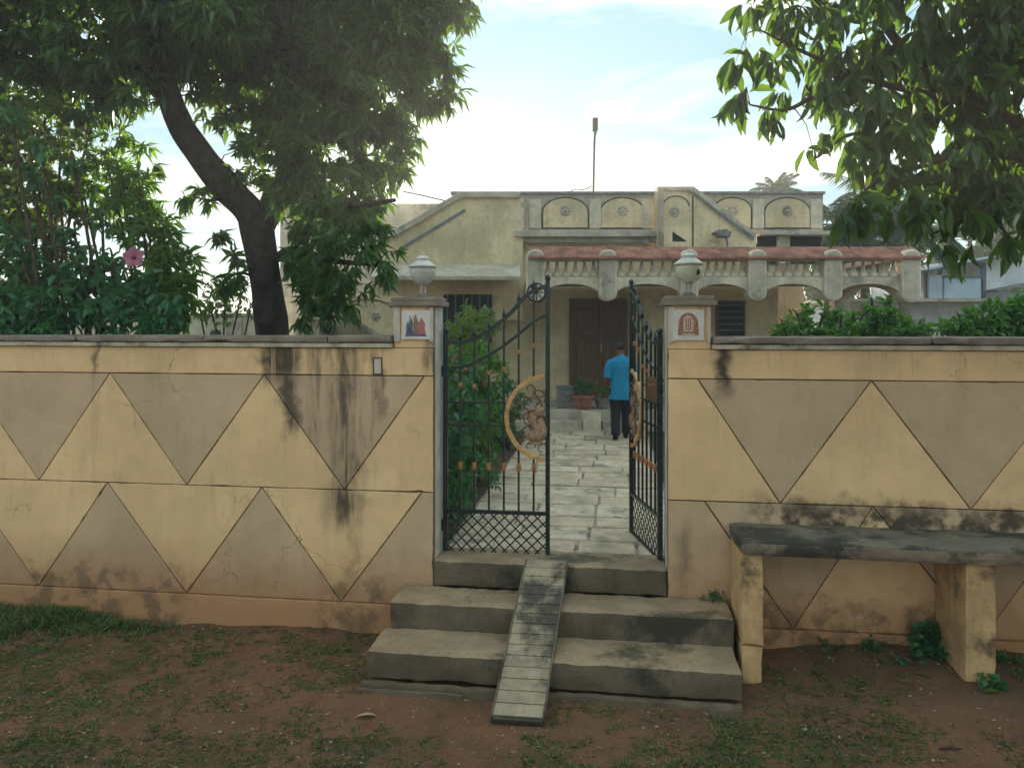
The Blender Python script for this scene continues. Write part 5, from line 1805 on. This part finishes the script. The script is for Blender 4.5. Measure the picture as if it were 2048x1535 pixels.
# taller, lighter green tufts in scattered patches
for _ in range(330):
    y = random.uniform(3.5, 5.9)
    x = random.uniform(-.74 * y, .70 * y)
    if blocked(x, y) or mnoise.noise(Vector((x, y, 4)) * 1.1) < .02:
        continue
    for k in range(random.randint(3, 8)):
        tuft(x + random.gauss(0, .04), y + random.gauss(0, .04), 7, random.uniform(.025, .05), .009, .9, .75)
me = leaves_mesh('weeds', np.array(pos), np.array(dr), np.array(ln), np.array(wdh), 'lance', np.array(rn))
solo('weeds', me, 'grass', kind='stuff', label='sparse low weeds creeping over the red soil', cat='weeds')

pos, dr, ln, wdh, rn = [], [], [], [], []
for _ in range(2600):
    a = random.betavariate(1.3, 2.0)
    x = -5.6 + 2.75 * a + random.gauss(0, .08)
    y = wall_y(x) - .05 - abs(random.gauss(0, .33)) * (1 - .6 * a)
    if not blocked(x, y) and mnoise.noise(Vector((x, y, 0)) * 4) > -.35 - (.4 if a < .5 else 0):
        tuft(x, y, 7, random.uniform(.06, .15) * (1 - .45 * a), .011, 1.3, .55)
me = leaves_mesh('grass_patch', np.array(pos), np.array(dr), np.array(ln), np.array(wdh), 'blade', np.array(rn))
solo('grass_patch', me, 'grass', kind='stuff', label='thick green grass along the foot of the stained wall', cat='grass')

pos, dr, ln, wdh, rn = [], [], [], [], []
for (u, v, n, L) in ((2.78, -.13, 26, .09), (2.72, -.22, 14, .07), (3.0, -.60, 12, .06), (2.4, -.10, 8, .06), (1.30, -.06, 9, .045), (3.3, -.2, 8, .06), (2.1, -.12, 6, .05), (2.55, -.35, 5, .05)):
    for k in range(n):
        x, y, _ = wall2world((u + random.gauss(0, .06), v + random.gauss(0, .03), 0))
        z = .405 if (1.2 < u < 1.36) else gh(x, y)
        for _ in range(6):
            a = random.uniform(0, 6.283)
            pos.append((x, y, z + random.uniform(0, L * (2.2 if n > 20 else 1))))
            dr.append((math.cos(a), math.sin(a), random.uniform(.1, 1.0)))
            ln.append(L * random.uniform(.5, 1))
            wdh.append(L * .42)
            rn.append(random.uniform(.1, .8))
me = leaves_mesh('bench_weeds', np.array(pos), np.array(dr), np.array(ln), np.array(wdh), 'oval', np.array(rn))
solo('bench_weeds', me, 'leaf_hib', kind='stuff', label='dark weeds growing under the cement bench', cat='weeds')

# dry litter and pebbles
pos, dr, ln, wdh = [], [], [], []
for _ in range(4200):
    y = random.uniform(3.3, 6.8)
    x = random.uniform(-.78 * y, .78 * y)
    if blocked(x, y):
        continue
    a = random.uniform(0, 6.283)
    pos.append((x, y, gh(x, y) + .006))
    dr.append((math.cos(a), math.sin(a), random.uniform(-.05, .25)))
    ln.append(random.uniform(.012, .045))
    wdh.append(random.uniform(.003, .010))
me = leaves_mesh('litter', np.array(pos), np.array(dr), np.array(ln), np.array(wdh), 'blade')
solo('litter', me, 'straw', kind='stuff', label='dry straw and leaf bits on the soil', cat='litter')
pb = MB()
for _ in range(420):
    y = random.uniform(3.3, 6.6)
    x = random.uniform(-.78 * y, .78 * y)
    if blocked(x, y):
        continue
    r = random.uniform(.004, .012)
    pb.ellipsoid((x, y, gh(x, y) + r * .3), (r * random.uniform(.8, 1.5), r, r * .6), 6, 4)
solo('pebbles', pb, 'stone', kind='stuff', label='small pale pebbles strewn over the soil', cat='pebbles')


def fallen_leaf(label, px, py, L, W, ang, mat):
    Y = CAM_H * F / (py - HORIZON)
    x = (px - 1024) / F * Y
    z = gh(x, Y) + .012
    d0 = Vector((math.cos(R(ang)), math.sin(R(ang)), .08))
    me = leaves_mesh('fallen_leaf', np.array([(0, 0, 0)]), np.array([tuple(d0)]), np.array([L]), np.array([W]), 'oval', np.array([.96 if mat == 'straw' else .6]), .7)
    o = solo('fallen_leaf', me, mat, (x, Y, z), label=label, cat='leaf')


fallen_leaf('curled dry brown leaf lying left of the ramp foot', 710, 1435, .14, .05, 8, 'straw')
fallen_leaf('fresh green leaf fallen on the bare soil before the bench', 1965, 1420, .12, .05, 5, 'leaf_bright')
fallen_leaf('dark green leaf fallen in front of the second bench pier', 1830, 1380, .11, .04, -40, 'leaf_wall')
sk = MB()
Y = CAM_H * F / (1504 - HORIZON)
x = (1880 - 1024) / F * Y
sk.tube([(x, Y, gh(x, Y) + .012), (x + .06, Y + .004, gh(x, Y) + .016), (x + .13, Y - .006, gh(x, Y) + .012)], [.005, .006, .004], 6)
solo('dry_stick', sk, 'bark2', (x + .06, Y, 0), label='short dry stick on the bare soil before the bench', cat='stick')

# ================================================================== HAZE ADDED FOR GLARE
hz = solo('glare_haze', MB().box(-960, 960, -360, 1560, -1.2, 9.9), [], kind='stuff')  # air volume added to stand in for lens glare and lift the darks
hm_ = bpy.data.materials.new('added_glare_haze')
hm_.use_nodes = True
hn = hm_.node_tree
hn.nodes.clear()
ho = hn.nodes.new('ShaderNodeOutputMaterial')
pv = hn.nodes.new('ShaderNodeVolumePrincipled')
pv.inputs['Color'].default_value = (0.93, 0.95, 0.96, 1)
pv.inputs['Density'].default_value = 0.0036
pv.inputs['Anisotropy'].default_value = 0.42
hn.links.new(pv.outputs['Volume'], ho.inputs['Volume'])
hz.data.materials.append(hm_)
hz.display_type = 'WIRE'
